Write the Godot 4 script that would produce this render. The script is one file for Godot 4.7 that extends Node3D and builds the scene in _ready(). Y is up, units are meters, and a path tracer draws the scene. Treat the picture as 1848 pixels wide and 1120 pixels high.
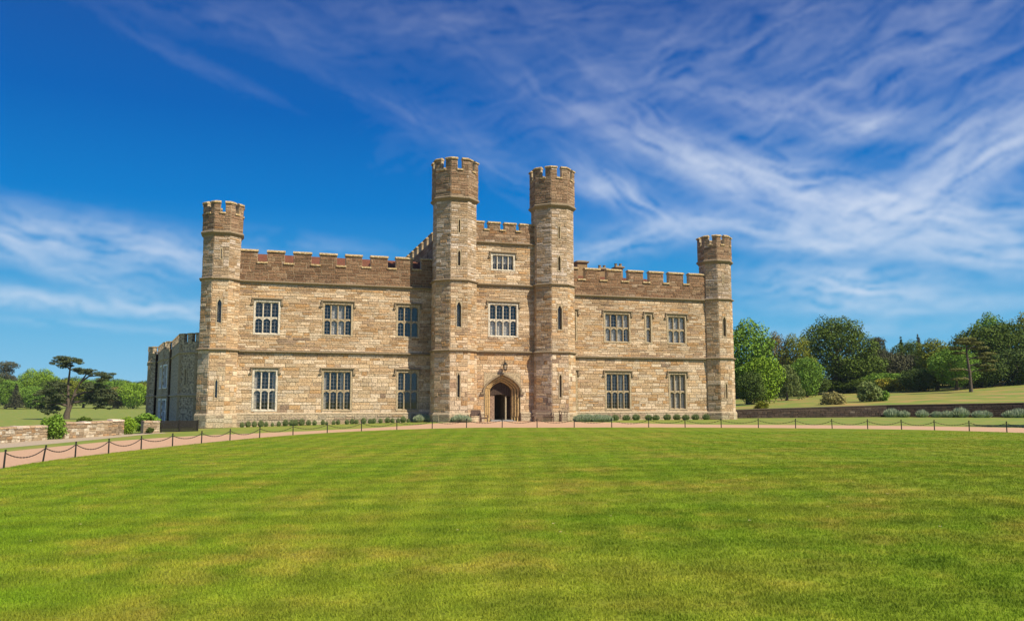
extends Node3D
# A castle of coursed sandstone behind a mown lawn. Wing wall plane z = 0, facade along x, viewer at +z, metres.

var R := RandomNumberGenerator.new()
var M := {}
var used := {}
var castle: Node3D
var lawn_img: Image
var lawn_poly: PackedVector2Array
const LAWN0 := Vector2(-46, -8)
const LAWN_SIZE := 88.0

# ---------------------------------------------------------------- geometry helpers
class Geo:
	var v := PackedVector3Array()
	var n := PackedVector3Array()
	var c := PackedColorArray()
	var t := PackedVector2Array()
	func tri(a: Vector3, b: Vector3, d: Vector3, col := Color.WHITE) -> void:
		var nn := (b - a).cross(d - a).normalized()
		v.append(a); v.append(d); v.append(b)
		n.append(nn); n.append(nn); n.append(nn)
		c.append(col); c.append(col); c.append(col)
	func quad(a: Vector3, b: Vector3, d: Vector3, e: Vector3, col := Color.WHITE) -> void:
		tri(a, b, d, col); tri(a, d, e, col)
	func trin(a: Vector3, b: Vector3, d: Vector3, na: Vector3, nb: Vector3, nd: Vector3, col := Color.WHITE) -> void:
		v.append(a); v.append(d); v.append(b)
		n.append(na); n.append(nd); n.append(nb)
		c.append(col); c.append(col); c.append(col)
	func box(a: Vector3, b: Vector3, col := Color.WHITE) -> void:
		var p := [Vector3(a.x, a.y, b.z), Vector3(b.x, a.y, b.z), Vector3(b.x, b.y, b.z), Vector3(a.x, b.y, b.z), Vector3(a.x, a.y, a.z), Vector3(b.x, a.y, a.z), Vector3(b.x, b.y, a.z), Vector3(a.x, b.y, a.z)]
		hexa(p, col)
	func hexa(p: Array, col := Color.WHITE) -> void:   # 0-3 front ring counter-clockwise, 4-7 the ring behind
		quad(p[0], p[1], p[2], p[3], col); quad(p[5], p[4], p[7], p[6], col)
		quad(p[4], p[0], p[3], p[7], col); quad(p[1], p[5], p[6], p[2], col)
		quad(p[3], p[2], p[6], p[7], col); quad(p[4], p[5], p[1], p[0], col)
	func prism(top: Array, y0: float, y1: float, col := Color.WHITE) -> void:   # Vector2 (x, z) ring; convex; counter-clockwise seen from above is x -> -z
		var k := top.size()
		for i in k:
			var a: Vector2 = top[i]
			var b: Vector2 = top[(i + 1) % k]
			quad(Vector3(a.x, y0, a.y), Vector3(b.x, y0, b.y), Vector3(b.x, y1, b.y), Vector3(a.x, y1, a.y), col)
		for i in range(1, k - 1):
			var p: Vector2 = top[0]
			var q: Vector2 = top[i]
			var s: Vector2 = top[i + 1]
			tri(Vector3(p.x, y1, p.y), Vector3(q.x, y1, q.y), Vector3(s.x, y1, s.y), col)
			tri(Vector3(p.x, y0, p.y), Vector3(s.x, y0, s.y), Vector3(q.x, y0, q.y), col)
	func tube(pts: Array, rad: Array, sides: int, col := Color.WHITE, cap := true) -> void:
		var rings := []
		var nor := []
		for i in pts.size():
			var d: Vector3 = (pts[mini(i + 1, pts.size() - 1)] - pts[maxi(i - 1, 0)]).normalized()
			var up := Vector3.UP if absf(d.y) < 0.9 else Vector3.RIGHT
			var e1 := d.cross(up).normalized()
			var e2 := e1.cross(d)
			var rr := []
			var nn := []
			for k in sides:
				var an := TAU * k / sides
				var o := e1 * cos(an) + e2 * sin(an)
				rr.append(pts[i] + o * rad[i]); nn.append(o)
			rings.append(rr); nor.append(nn)
		for i in pts.size() - 1:
			for k in sides:
				var k2 := (k + 1) % sides
				trin(rings[i][k], rings[i + 1][k], rings[i + 1][k2], nor[i][k], nor[i + 1][k], nor[i + 1][k2], col)
				trin(rings[i][k], rings[i + 1][k2], rings[i][k2], nor[i][k], nor[i + 1][k2], nor[i][k2], col)
		if cap:
			for k in range(1, sides - 1):
				var L: Array = rings[-1]
				tri(L[0], L[k + 1], L[k], col)
	func ring(cx: float, cz: float, prof: Array, sides: int, off: float, col := Color.WHITE) -> void:   # prof: Vector2(inradius, y) going up
		var k := 1.0 / cos(PI / sides)
		for s in sides:
			var a0 := TAU * s / sides + off
			var a1 := TAU * (s + 1) / sides + off
			for i in prof.size() - 1:
				var p: Vector2 = prof[i]
				var q: Vector2 = prof[i + 1]
				quad(Vector3(cx + sin(a0) * p.x * k, p.y, cz + cos(a0) * p.x * k), Vector3(cx + sin(a1) * p.x * k, p.y, cz + cos(a1) * p.x * k),
					Vector3(cx + sin(a1) * q.x * k, q.y, cz + cos(a1) * q.x * k), Vector3(cx + sin(a0) * q.x * k, q.y, cz + cos(a0) * q.x * k), col)
	func mesh(mat: Material) -> ArrayMesh:
		var a := []
		a.resize(Mesh.ARRAY_MAX)
		a[Mesh.ARRAY_VERTEX] = v; a[Mesh.ARRAY_NORMAL] = n; a[Mesh.ARRAY_COLOR] = c
		if t.size() == v.size() and t.size() > 0:
			a[Mesh.ARRAY_TEX_UV] = t
		var m := ArrayMesh.new()
		m.add_surface_from_arrays(Mesh.PRIMITIVE_TRIANGLES, a)
		m.surface_set_material(0, mat)
		return m

class Fr:   # a wall face: origin, direction along, outward normal
	var o: Vector3
	var u: Vector3
	var n: Vector3
	func _init(a: Vector3, b: Vector3) -> void:
		o = a; u = b.normalized(); n = u.cross(Vector3.UP)
	func p(a: float, b: float, w: float) -> Vector3:
		return o + u * a + Vector3.UP * b + n * w
	func bx(g: Geo, a0: float, a1: float, b0: float, b1: float, w0: float, w1: float, col := Color.WHITE) -> void:
		g.hexa([p(a0, b0, w1), p(a1, b0, w1), p(a1, b1, w1), p(a0, b1, w1), p(a0, b0, w0), p(a1, b0, w0), p(a1, b1, w0), p(a0, b1, w0)], col)
	func sweep(g: Geo, a0: float, a1: float, prof: Array, col := Color.WHITE) -> void:   # prof Vector2(w, y) going up
		for i in prof.size() - 1:
			var q: Vector2 = prof[i]
			var r: Vector2 = prof[i + 1]
			g.quad(p(a0, q.y, q.x), p(a1, q.y, q.x), p(a1, r.y, r.x), p(a0, r.y, r.x), col)
		var c0 := p(a0, prof[0].y, 0.0)
		var c1 := p(a1, prof[0].y, 0.0)
		for i in prof.size() - 1:
			var q: Vector2 = prof[i]
			var r: Vector2 = prof[i + 1]
			g.tri(c0, p(a0, q.y, q.x), p(a0, r.y, r.x), col)
			g.tri(c1, p(a1, r.y, r.x), p(a1, q.y, q.x), col)

func nm(s: String) -> String:
	if not used.has(s):
		used[s] = 0
		return s
	used[s] += 1
	return "%s_%03d" % [s, used[s]]

func obj(called: String, g: Geo, mat: Material, parent: Node = self) -> MeshInstance3D:
	var o := MeshInstance3D.new()
	o.mesh = g.mesh(mat)
	o.name = nm(called) if parent == self else called
	parent.add_child(o, true)
	return o

func tag(o: Node, label: String, category: String, group := "") -> Node:
	o.set_meta("label", label); o.set_meta("category", category)
	if group != "": o.set_meta("group", group)
	return o

func thing(called: String, at: Vector3, label: String, category: String, group := "") -> Node3D:
	var o := Node3D.new()
	o.name = nm(called)
	add_child(o, true)
	o.position = at
	tag(o, label, category, group)
	return o

func copy(src: Node3D, called: String) -> Node3D:
	var o: Node3D = src.duplicate()
	o.name = nm(called)
	add_child(o, true)
	return o

func structure(o: Node) -> void:
	o.set_meta("kind", "structure")

func rr(a: float, b: float) -> float:
	return R.randf_range(a, b)

func gy(x: float) -> float:   # the ground near the castle
	return 0.02 if x >= -6.0 else 0.02 - 0.022 * (-6.0 - x)

func ground_y(x: float, z: float) -> float:
	var xl := -25.95 - maxf(z - 6.5, 0.0) * 0.62
	if z < 6.5: xl = -25.95
	var s := maxf(xl - x, 0.0)
	var k := smoothstep(0.0, 20.0, s)
	var y := lerpf(gy(maxf(x, -34.0)), -1.6, k)
	y += k * 0.0055 * maxf(-z - 115.0, 0.0)
	return y

# ---------------------------------------------------------------- materials
func noise_tex(freq: float, octs: int, size: int, ramp: Array, normal := 0.0, seed_ := 1, kind := FastNoiseLite.TYPE_SIMPLEX_SMOOTH) -> NoiseTexture2D:
	var f := FastNoiseLite.new()
	f.noise_type = kind
	f.frequency = freq
	f.fractal_octaves = octs
	f.seed = seed_
	var tx := NoiseTexture2D.new()
	tx.width = size; tx.height = size
	tx.seamless = true
	tx.noise = f
	if normal > 0.0:
		tx.as_normal_map = true; tx.bump_strength = normal
	elif ramp.size() > 0:
		var gr := Gradient.new()
		var offs := PackedFloat32Array()
		var cols := PackedColorArray()
		for i in ramp.size():
			offs.append(ramp[i][0]); cols.append(ramp[i][1])
		gr.offsets = offs; gr.colors = cols
		tx.color_ramp = gr
	return tx

func lin(r: float, g: float, b: float) -> Color:
	return Color(r, g, b).linear_to_srgb()

func gl(x: float) -> Color:
	return Color(x, x, x)

func mat(col: Color, rough := 0.9, tex: Texture2D = null, scale := 1.0, bump: Texture2D = null, bscale := 1.0) -> StandardMaterial3D:
	var m := StandardMaterial3D.new()
	m.albedo_color = col
	m.roughness = rough
	m.vertex_color_use_as_albedo = true
	if tex:
		m.albedo_texture = tex
	if bump:
		m.heightmap_enabled = true
		m.heightmap_texture = bump
		m.heightmap_scale = bscale
	if tex or bump:
		m.uv1_triplanar = true
		m.uv1_world_triplanar = true
		m.uv1_scale = Vector3.ONE * scale
	return m

func make_materials() -> void:
	var grain := noise_tex(0.02, 5, 512, [[0.0, gl(0.62)], [0.35, gl(0.86)], [0.6, gl(0.97)], [1.0, gl(1.0)]], 0.0, 3)
	var rough_b := noise_tex(0.03, 5, 512, [], 0.0, 8)
	M.stone = mat(Color.WHITE, 0.95, grain, 0.55, rough_b, 2.6)
	M.mortar = mat(lin(0.5, 0.41, 0.29), 0.97, grain, 0.8, rough_b, 1.5)
	M.dressed = mat(lin(0.46, 0.37, 0.25), 0.9, grain, 0.5, rough_b, 0.8)
	M.pale = mat(lin(0.66, 0.6, 0.51), 0.85, grain, 0.5, rough_b, 0.4)
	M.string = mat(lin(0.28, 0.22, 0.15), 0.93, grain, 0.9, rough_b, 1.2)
	var lichen := noise_tex(0.035, 4, 512, [[0.0, lin(0.16, 0.12, 0.07)], [0.42, lin(0.34, 0.24, 0.13)], [0.6, lin(0.5, 0.36, 0.17)], [0.75, lin(0.55, 0.48, 0.36)], [1.0, lin(0.6, 0.56, 0.47)]], 0.0, 21)
	M.coping = mat(Color.WHITE, 0.93, lichen, 0.35, rough_b, 1.2)
	var rub := noise_tex(0.045, 3, 512, [[0.0, lin(0.05, 0.045, 0.04)], [0.38, lin(0.1, 0.085, 0.07)], [0.5, lin(0.26, 0.215, 0.165)], [0.62, lin(0.34, 0.29, 0.22)], [1.0, lin(0.2, 0.17, 0.14)]], 0.0, 5)
	var rubl := noise_tex(0.06, 2, 512, [[0.0, lin(0.12, 0.1, 0.08)], [0.4, lin(0.2, 0.165, 0.125)], [0.5, lin(0.42, 0.34, 0.24)], [0.65, lin(0.52, 0.43, 0.315)], [1.0, lin(0.36, 0.29, 0.21)]], 0.0, 5)
	M.rubble = mat(Color.WHITE, 0.97, rubl, 0.13, rough_b, 5.0)
	M.quoin = mat(lin(0.4, 0.31, 0.2), 0.95, grain, 0.6, rough_b, 1.0)
	M.roof = mat(lin(0.24, 0.095, 0.06), 0.9, grain, 0.9)
	M.lead = mat(lin(0.2, 0.205, 0.22), 0.6)
	M.inside = mat(lin(0.36, 0.31, 0.25), 0.9)
	M.dark_room = mat(lin(0.36, 0.31, 0.25), 0.95)
	M.curtain = mat(lin(0.72, 0.7, 0.68), 0.9)
	M.curtain.backlight_enabled = true
	M.curtain.backlight = Color(0.4, 0.4, 0.4)
	M.white_paint = mat(lin(0.74, 0.75, 0.77), 0.5)
	M.iron = mat(lin(0.012, 0.012, 0.013), 0.55)
	var wood_t := noise_tex(0.02, 4, 256, [[0.0, gl(0.6)], [1.0, gl(1.0)]], 0.0, 12)
	M.teak = mat(lin(0.2, 0.13, 0.1), 0.85, wood_t, 1.4)
	M.pale_wood = mat(lin(0.5, 0.42, 0.3), 0.85, wood_t, 1.4)
	M.oak = mat(lin(0.075, 0.042, 0.028), 0.75, wood_t, 1.0)
	M.oak_light = mat(lin(0.4, 0.27, 0.2), 0.8, wood_t, 1.0)
	M.black_board = mat(lin(0.014, 0.012, 0.011), 0.85, wood_t, 1.0)
	M.step = mat(lin(0.3, 0.31, 0.33), 0.9, grain, 0.7)
	M.glass = StandardMaterial3D.new()
	M.glass.albedo_color = Color(0.1, 0.12, 0.14, 0.12)
	M.glass.transparency = BaseMaterial3D.TRANSPARENCY_ALPHA
	M.glass.roughness = 0.03
	M.glass.metallic_specular = 0.5
	M.bark = mat(lin(0.13, 0.1, 0.08), 0.95, grain, 0.5, rough_b, 3.0)
	M.bark_pale = mat(lin(0.3, 0.26, 0.22), 0.95, grain, 0.5)
	var path_t := noise_tex(0.06, 5, 512, [[0.0, lin(0.34, 0.21, 0.135)], [0.5, lin(0.43, 0.275, 0.18)], [1.0, lin(0.5, 0.34, 0.235)]], 0.0, 31)
	M.path = mat(Color.WHITE, 0.97, path_t, 0.21, rough_b, 0.8)
	var grav_t := noise_tex(0.06, 5, 512, [[0.0, lin(0.24, 0.19, 0.15)], [0.5, lin(0.35, 0.29, 0.22)], [1.0, lin(0.44, 0.37, 0.29)]], 0.0, 33)
	M.gravel = mat(Color.WHITE, 0.97, grav_t, 0.3, rough_b, 1.0)
	var gr_t := noise_tex(0.012, 6, 1024, [[0.0, lin(0.1, 0.17, 0.012)], [0.4, lin(0.14, 0.2, 0.016)], [0.6, lin(0.18, 0.21, 0.025)], [0.8, lin(0.23, 0.2, 0.045)], [1.0, lin(0.16, 0.2, 0.02)]], 0.0, 44)
	M.grass = mat(Color.WHITE, 0.95, gr_t, 0.045)
	var fld_t := noise_tex(0.009, 6, 1024, [[0.0, lin(0.1, 0.165, 0.012)], [0.42, lin(0.15, 0.195, 0.018)], [0.56, lin(0.21, 0.2, 0.03)], [0.72, lin(0.3, 0.2, 0.06)], [1.0, lin(0.34, 0.21, 0.08)]], 0.0, 46)
	M.hill = mat(Color.WHITE, 0.95, fld_t, 0.016)
	M.brown_wall = mat(lin(0.06, 0.04, 0.03), 0.97, grain, 0.5, rough_b, 3.0)

func leaf_mat(r: float, g: float, b: float, back := 0.3) -> StandardMaterial3D:
	var m := StandardMaterial3D.new()
	m.albedo_color = lin(r, g, b)
	m.vertex_color_use_as_albedo = true
	m.roughness = 0.75
	m.metallic_specular = 0.3
	m.backlight_enabled = back > 0.0
	m.backlight = Color(back, back, back)
	return m

# ---------------------------------------------------------------- sky
func make_sky(fwd: Vector3) -> PanoramaSkyMaterial:
	var W := 2048
	var Hh := 1024
	var img := Image.create(W, Hh, false, Image.FORMAT_RGBF)
	var n1 := FastNoiseLite.new()
	n1.seed = 5; n1.frequency = 1.0; n1.fractal_octaves = 5; n1.fractal_gain = 0.55; n1.noise_type = FastNoiseLite.TYPE_SIMPLEX_SMOOTH
	var n2 := FastNoiseLite.new()
	n2.seed = 9; n2.frequency = 1.0; n2.fractal_octaves = 3; n2.noise_type = FastNoiseLite.TYPE_SIMPLEX_SMOOTH
	# sky colours by elevation in degrees
	var el := [0.0, 2.5, 5.0, 9.0, 13.0, 19.0, 26.0, 40.0, 90.0]
	var co := [Color(0.27, 0.56, 0.76), Color(0.19, 0.49, 0.73), Color(0.115, 0.42, 0.70), Color(0.035, 0.29, 0.63), Color(0.005, 0.195, 0.57), Color(0.004, 0.12, 0.45), Color(0.012, 0.085, 0.34), Color(0.014, 0.075, 0.30), Color(0.012, 0.06, 0.26)]
	# banks of cirrus: direction (azimuth right of the view axis, elevation, both in degrees), half sizes, tilt, strength
	var banks := [
		[-30.48, 9.74, 9.63, 1.26, -0.105, 0.80], [-24.32, 9.94, 6.30, 1.04, -0.140, 0.55], [-27.68, 7.61, 7.41, 0.44, -0.227, 0.50], [-27.29, 6.00, 8.89, 0.59, -0.052, 0.95], [-28.14, 4.69, 5.56, 0.22, -0.052, 0.35], [-15.38, 10.50, 5.93, 0.59, -0.070, 0.28], [-19.48, 24.22, 9.63, 1.11, -0.105, 0.20], [-0.96, 25.50, 14.81, 1.85, 0.000, 0.30], [-22.52, 21.65, 5.56, 0.52, -0.314, 0.14], [-8.83, 20.00, 7.41, 0.67, -0.349, 0.14], [14.73, 23.08, 14.07, 2.59, 0.209, 0.42], [26.91, 21.45, 11.11, 2.96, 0.314, 0.55], [18.98, 19.03, 7.78, 0.81, -0.279, 0.55], [23.74, 17.20, 2.22, 0.52, 0.175, 1.00], [12.65, 16.16, 8.52, 0.96, -0.489, 0.60], [19.15, 14.25, 9.63, 1.33, -0.314, 0.85], [26.07, 11.52, 8.52, 1.56, -0.175, 1.00], [28.67, 13.61, 7.78, 1.41, 0.436, 0.80], [31.23, 16.52, 4.81, 2.22, 0.436, 0.60], [19.38, 11.00, 5.56, 0.89, -0.140, 0.75], [21.40, 9.93, 4.81, 0.44, -0.105, 0.80], [22.46, 7.23, 4.81, 1.19, -0.105, 1.15], [30.48, 8.74, 4.44, 1.04, -0.209, 0.85], [8.04, 14.16, 4.07, 1.04, -0.611, 0.60], [7.60, 10.79, 5.19, 1.04, 0.244, 0.55], [12.92, 12.10, 4.07, 0.74, 0.000, 0.50], [5.33, 14.99, 2.59, 0.81, -0.349, 0.50], [25.80, 5.94, 7.41, 0.48, 0.000, 0.45], [20.51, 4.44, 9.26, 0.44, 0.035, 0.30], [-0.95, 16.17, 7.41, 1.11, -0.524, 0.16], [10.05, 19.21, 7.41, 0.89, -0.593, 0.35], [3.02, 20.55, 7.41, 1.11, -0.524, 0.22]]
	for b in banks:
		b.append(cos(b[4])); b.append(sin(b[4]))
	var faz := atan2(fwd.x, -fwd.z)
	for j in Hh:
		var th := PI * (j + 0.5) / Hh
		var ev := 90.0 - rad_to_deg(th)
		if ev < -1.0:
			break
		var i := 0
		while i < 7 and ev > el[i + 1]: i += 1
		var base: Color = co[i].lerp(co[i + 1], clampf((ev - el[i]) / (el[i + 1] - el[i]), 0.0, 1.0))
		var sy := cos(th)
		var st := sin(th)
		for k in W:
			var phi := TAU * (k + 0.5) / W
			var az := rad_to_deg(wrapf(phi - faz, -PI, PI))
			var m := 0.0
			var far := maxf(smoothstep(36.0, 56.0, absf(az)), smoothstep(28.0, 38.0, ev))
			if far < 1.0:
				var bi := 0
				for b in banks:
					bi += 1
					var da: float = az - b[0]
					var de: float = ev - b[1]
					var al: float = da * b[6] + de * b[7]
					var pe: float = -da * b[7] + de * b[6]
					var p: float = al / b[2]
					var q: float = pe / b[3]
					var e: float = p * p + q * q
					if e < 4.5:
						# fibres drawn out along the bank, bent by a slow drift
						var w1 := n2.get_noise_2d(al * 0.12 + bi * 9.0, pe * 0.22)
						var s := n1.get_noise_2d(al * 0.11 + bi * 7.0, pe * 0.75 + w1 * 1.1)
						var f := n1.get_noise_2d(al * 0.34 - bi * 5.0, pe * 2.0 + w1 * 1.3)
						m += b[5] * lerpf(1.0, 0.6, smoothstep(14.0, 22.0, ev)) * exp(-e * 0.85) * clampf(0.44 + 0.8 * s + 0.42 * f, 0.0, 1.35)
			if far > 0.0:
				var w3 := n2.get_noise_2d(az * 0.06, ev * 0.12)
				var g3 := n1.get_noise_2d(az * 0.05 + 90.0, ev * 0.3 + w3 * 1.5)
				m = lerpf(m, clampf(0.16 + 0.75 * g3, 0.0, 1.0) * smoothstep(1.0, 8.0, ev), far)
			var colr := base
			if m > 0.01:
				var cov := 1.0 - exp(-1.1 * m)
				var veil := Color(0.72, 0.78, 0.88)
				if ev > 15.0:
					veil = veil.lerp(Color(0.54, 0.58, 0.76), smoothstep(15.0, 27.0, ev) * 0.75)
				colr = base.lerp(veil, clampf(cov, 0.0, 0.93))
			img.set_pixel(k, j, colr)
	# below the horizon: the land's own mean colour
	img.fill_rect(Rect2i(0, 518, W, Hh - 518), Color(0.12, 0.15, 0.08))
	var pm := PanoramaSkyMaterial.new()
	pm.panorama = ImageTexture.create_from_image(img)
	return pm

# ---------------------------------------------------------------- masonry
const CREAM := [[0.628, 0.478, 0.325, 30], [0.711, 0.566, 0.425, 20], [0.567, 0.404, 0.255, 20], [0.546, 0.340, 0.175, 8], [0.464, 0.330, 0.225, 13], [0.360, 0.251, 0.180, 9]]
const WARM := [[0.618, 0.458, 0.305, 28], [0.700, 0.552, 0.405, 18], [0.556, 0.384, 0.235, 22], [0.536, 0.330, 0.165, 9], [0.453, 0.315, 0.210, 14], [0.350, 0.241, 0.170, 11]]
const BROWN := [[0.254, 0.148, 0.087, 26], [0.288, 0.174, 0.105, 26], [0.220, 0.126, 0.074, 18], [0.331, 0.218, 0.141, 16], [0.390, 0.285, 0.210, 8], [0.280, 0.148, 0.078, 10]]
const TOPS := [[0.305, 0.193, 0.124, 26], [0.356, 0.237, 0.156, 24], [0.263, 0.163, 0.102, 16], [0.399, 0.281, 0.195, 14], [0.475, 0.370, 0.304, 7], [0.322, 0.178, 0.089, 12]]
const GREYED := [[0.517, 0.394, 0.282, 26], [0.578, 0.458, 0.356, 20], [0.456, 0.330, 0.220, 22], [0.670, 0.561, 0.486, 14], [0.487, 0.320, 0.186, 9], [0.375, 0.276, 0.198, 8]]
const PLINTH := [[0.46, 0.37, 0.26, 26], [0.52, 0.43, 0.31, 24], [0.4, 0.31, 0.22, 18], [0.58, 0.5, 0.38, 14], [0.46, 0.33, 0.2, 10]]

var blot := FastNoiseLite.new()

func pick(pal: Array, at: Vector3) -> Color:
	var tot := 0.0
	for p in pal: tot += p[3]
	var x := clampf(R.randf() * 0.6 + (blot.get_noise_3d(at.x, at.y * 1.6, at.z) * 0.9 + 0.5) * 0.4, 0.0, 0.999) * tot
	var col := Color.WHITE
	for p in pal:
		x -= p[3]
		if x <= 0.0:
			col = Color(p[0], p[1], p[2])
			break
	var k := rr(0.8, 1.13)
	var worn := smoothstep(0.08, 0.5, blot.get_noise_3d(at.x * 0.45 + 40.0, at.y * 0.6, at.z * 0.45))
	k *= 1.0 - 0.2 * worn
	var h := rr(-0.03, 0.03)
	return Color(col.r * k * (1 + h), col.g * k, col.b * k * (1 - h))

func cut(rects: Array, holes: Array) -> Array:
	for h in holes:
		var out := []
		for r in rects:
			if r[0] >= h[2] or r[2] <= h[0] or r[1] >= h[3] or r[3] <= h[1]:
				out.append(r)
				continue
			if h[0] > r[0]: out.append([r[0], r[1], h[0], r[3]])
			if h[2] < r[2]: out.append([h[2], r[1], r[2], r[3]])
			var a: float = maxf(r[0], h[0])
			var b: float = minf(r[2], h[2])
			if h[1] > r[1]: out.append([a, r[1], b, h[1]])
			if h[3] < r[3]: out.append([a, h[3], b, r[3]])
		rects = out
	return rects

func lay(out: Array, fr: Fr, u0: float, u1: float, v0: float, v1: float, holes: Array, hs: Vector2, ls: Vector2, pal: Array) -> void:
	var y := v0
	while y < v1 - 0.02:
		var h := rr(hs.x, hs.y)
		if v1 - y - h < hs.x * 0.7: h = v1 - y
		if h > hs.y * 1.35: h *= 0.5
		var x := u0
		while x < u1 - 0.01:
			var L := rr(ls.x, ls.y)
			if R.randf() < 0.2: L *= 1.45
			if u1 - x - L < ls.x * 0.6: L = u1 - x
			var rects := [[x, y, x + L, y + h]]
			if h > hs.x * 1.25 and R.randf() < 0.16:
				var k := rr(0.42, 0.58) * h
				rects = [[x, y, x + L, y + k], [x, y + k, x + L, y + h]]
			for r in cut(rects, holes):
				if r[2] - r[0] > 0.05 and r[3] - r[1] > 0.05:
					out.append([fr, r[0], r[1], r[2], r[3], pick(pal, fr.p(r[0], r[1], 0.0))])
			x += L
		y += h

func stone(g: Geo, s: Array) -> void:
	var fr: Fr = s[0]
	var j := 0.008
	var f := rr(0.016, 0.042)
	var x0: float = s[1] + j
	var y0: float = s[2] + j
	var x1: float = s[3] - j
	var y1: float = s[4] - j
	var b := minf(0.02, (x1 - x0) * 0.2)
	var q := minf(0.012, (y1 - y0) * 0.12)
	var col: Color = s[5]
	var a := []
	var e := []
	var d := []
	var k := 0
	for cr in [[x0, y0, 1, 1], [x1, y0, -1, 1], [x1, y1, -1, -1], [x0, y1, 1, -1]]:
		var ju: float = rr(0.0, q) * cr[2]
		var jv: float = rr(0.0, q) * cr[3]
		a.append(fr.p(cr[0] + ju, cr[1] + jv, -0.002))
		e.append(fr.p(cr[0] + ju, cr[1] + jv, f * 0.62))
		d.append(fr.p(cr[0] + ju + b * cr[2], cr[1] + jv + b * cr[3], f + rr(-0.004, 0.004)))
		k += 1
	g.quad(d[0], d[1], d[2], d[3], col)
	for i in 4:
		var i2 := (i + 1) % 4
		g.quad(e[i], e[i2], d[i2], d[i], col)
		g.quad(a[i], a[i2], e[i2], e[i], col)

func build_stones(list: Array, parent: Node, singles: int) -> void:
	list.sort_custom(func(p, q): return (p[3] - p[1]) * (p[4] - p[2]) > (q[3] - q[1]) * (q[4] - q[2]))
	var rest := Geo.new()
	for i in list.size():
		if i < singles:
			var g := Geo.new()
			stone(g, list[i])
			obj("stone", g, M.stone, parent)
		else:
			stone(rest, list[i])
	if rest.v.size() > 0:
		var o := obj("stonework", rest, M.stone, parent)
		o.set_meta("kind", "stuff")

func core(g: Geo, fr: Fr, u0: float, u1: float, v0: float, v1: float, holes: Array, deep := 0.4) -> void:
	for r in cut([[u0, v0, u1, v1]], holes):
		g.quad(fr.p(r[0], r[1], 0), fr.p(r[2], r[1], 0), fr.p(r[2], r[3], 0), fr.p(r[0], r[3], 0))
	for h in holes:
		var a: float = maxf(h[0], u0)
		var b: float = minf(h[2], u1)
		var c: float = h[1]
		var d: float = h[3]
		if d >= v1 - 0.001: continue
		g.quad(fr.p(a, c, -deep), fr.p(a, c, 0), fr.p(a, d, 0), fr.p(a, d, -deep))
		g.quad(fr.p(b, c, 0), fr.p(b, c, -deep), fr.p(b, d, -deep), fr.p(b, d, 0))
		g.quad(fr.p(a, d, 0), fr.p(b, d, 0), fr.p(b, d, -deep), fr.p(a, d, -deep))
		g.quad(fr.p(a, c, -deep), fr.p(b, c, -deep), fr.p(b, c, 0), fr.p(a, c, 0))

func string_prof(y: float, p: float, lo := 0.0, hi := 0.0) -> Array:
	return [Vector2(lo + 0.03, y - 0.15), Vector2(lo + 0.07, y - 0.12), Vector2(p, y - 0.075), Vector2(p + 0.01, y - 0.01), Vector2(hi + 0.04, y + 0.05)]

# ---------------------------------------------------------------- windows
func arch_y(tt: float) -> float:   # height share of a four-centred arch, tt -1..1
	var a := absf(tt)
	return 0.62 * sqrt(maxf(0.0, 1.0 - a * a)) + 0.38 * (1.0 - a)

func head_plate(g: Geo, fr: Fr, a: float, b: float, ys: float, yt: float, ya: float, w0: float, w1: float, pointed := false) -> void:
	var N := 10
	for i in N:
		var t0 := -1.0 + 2.0 * i / N
		var t1 := -1.0 + 2.0 * (i + 1) / N
		var y0 := ys + (ya - ys) * (arch_y(t0) if not pointed else 1.0 - pow(absf(t0), 1.6))
		var y1 := ys + (ya - ys) * (arch_y(t1) if not pointed else 1.0 - pow(absf(t1), 1.6))
		var x0 := lerpf(a, b, (t0 + 1.0) / 2.0)
		var x1 := lerpf(a, b, (t1 + 1.0) / 2.0)
		g.quad(fr.p(x0, y0, w1), fr.p(x1, y1, w1), fr.p(x1, yt, w1), fr.p(x0, yt, w1))
		g.quad(fr.p(x0, y0, w0), fr.p(x1, y1, w0), fr.p(x1, y1, w1), fr.p(x0, y0, w1))

func curtain(fr: Fr, a: float, b: float, c: float, d: float, which: String) -> void:
	var g := Geo.new()
	var N := 10
	var ph := rr(0, 6)
	for i in N:
		var x0 := lerpf(a, b, float(i) / N)
		var x1 := lerpf(a, b, float(i + 1) / N)
		var w0 := -0.3 + 0.022 * sin(ph + i * 1.9)
		var w1 := -0.3 + 0.022 * sin(ph + (i + 1) * 1.9)
		g.quad(fr.p(x0, c, w0), fr.p(x1, c, w1), fr.p(x1, d, w1), fr.p(x0, d, w0))
	var o := obj("curtain", g, M.curtain)
	tag(o, "pale net curtain behind the " + which, "curtain", "curtains behind the castle windows")

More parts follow.
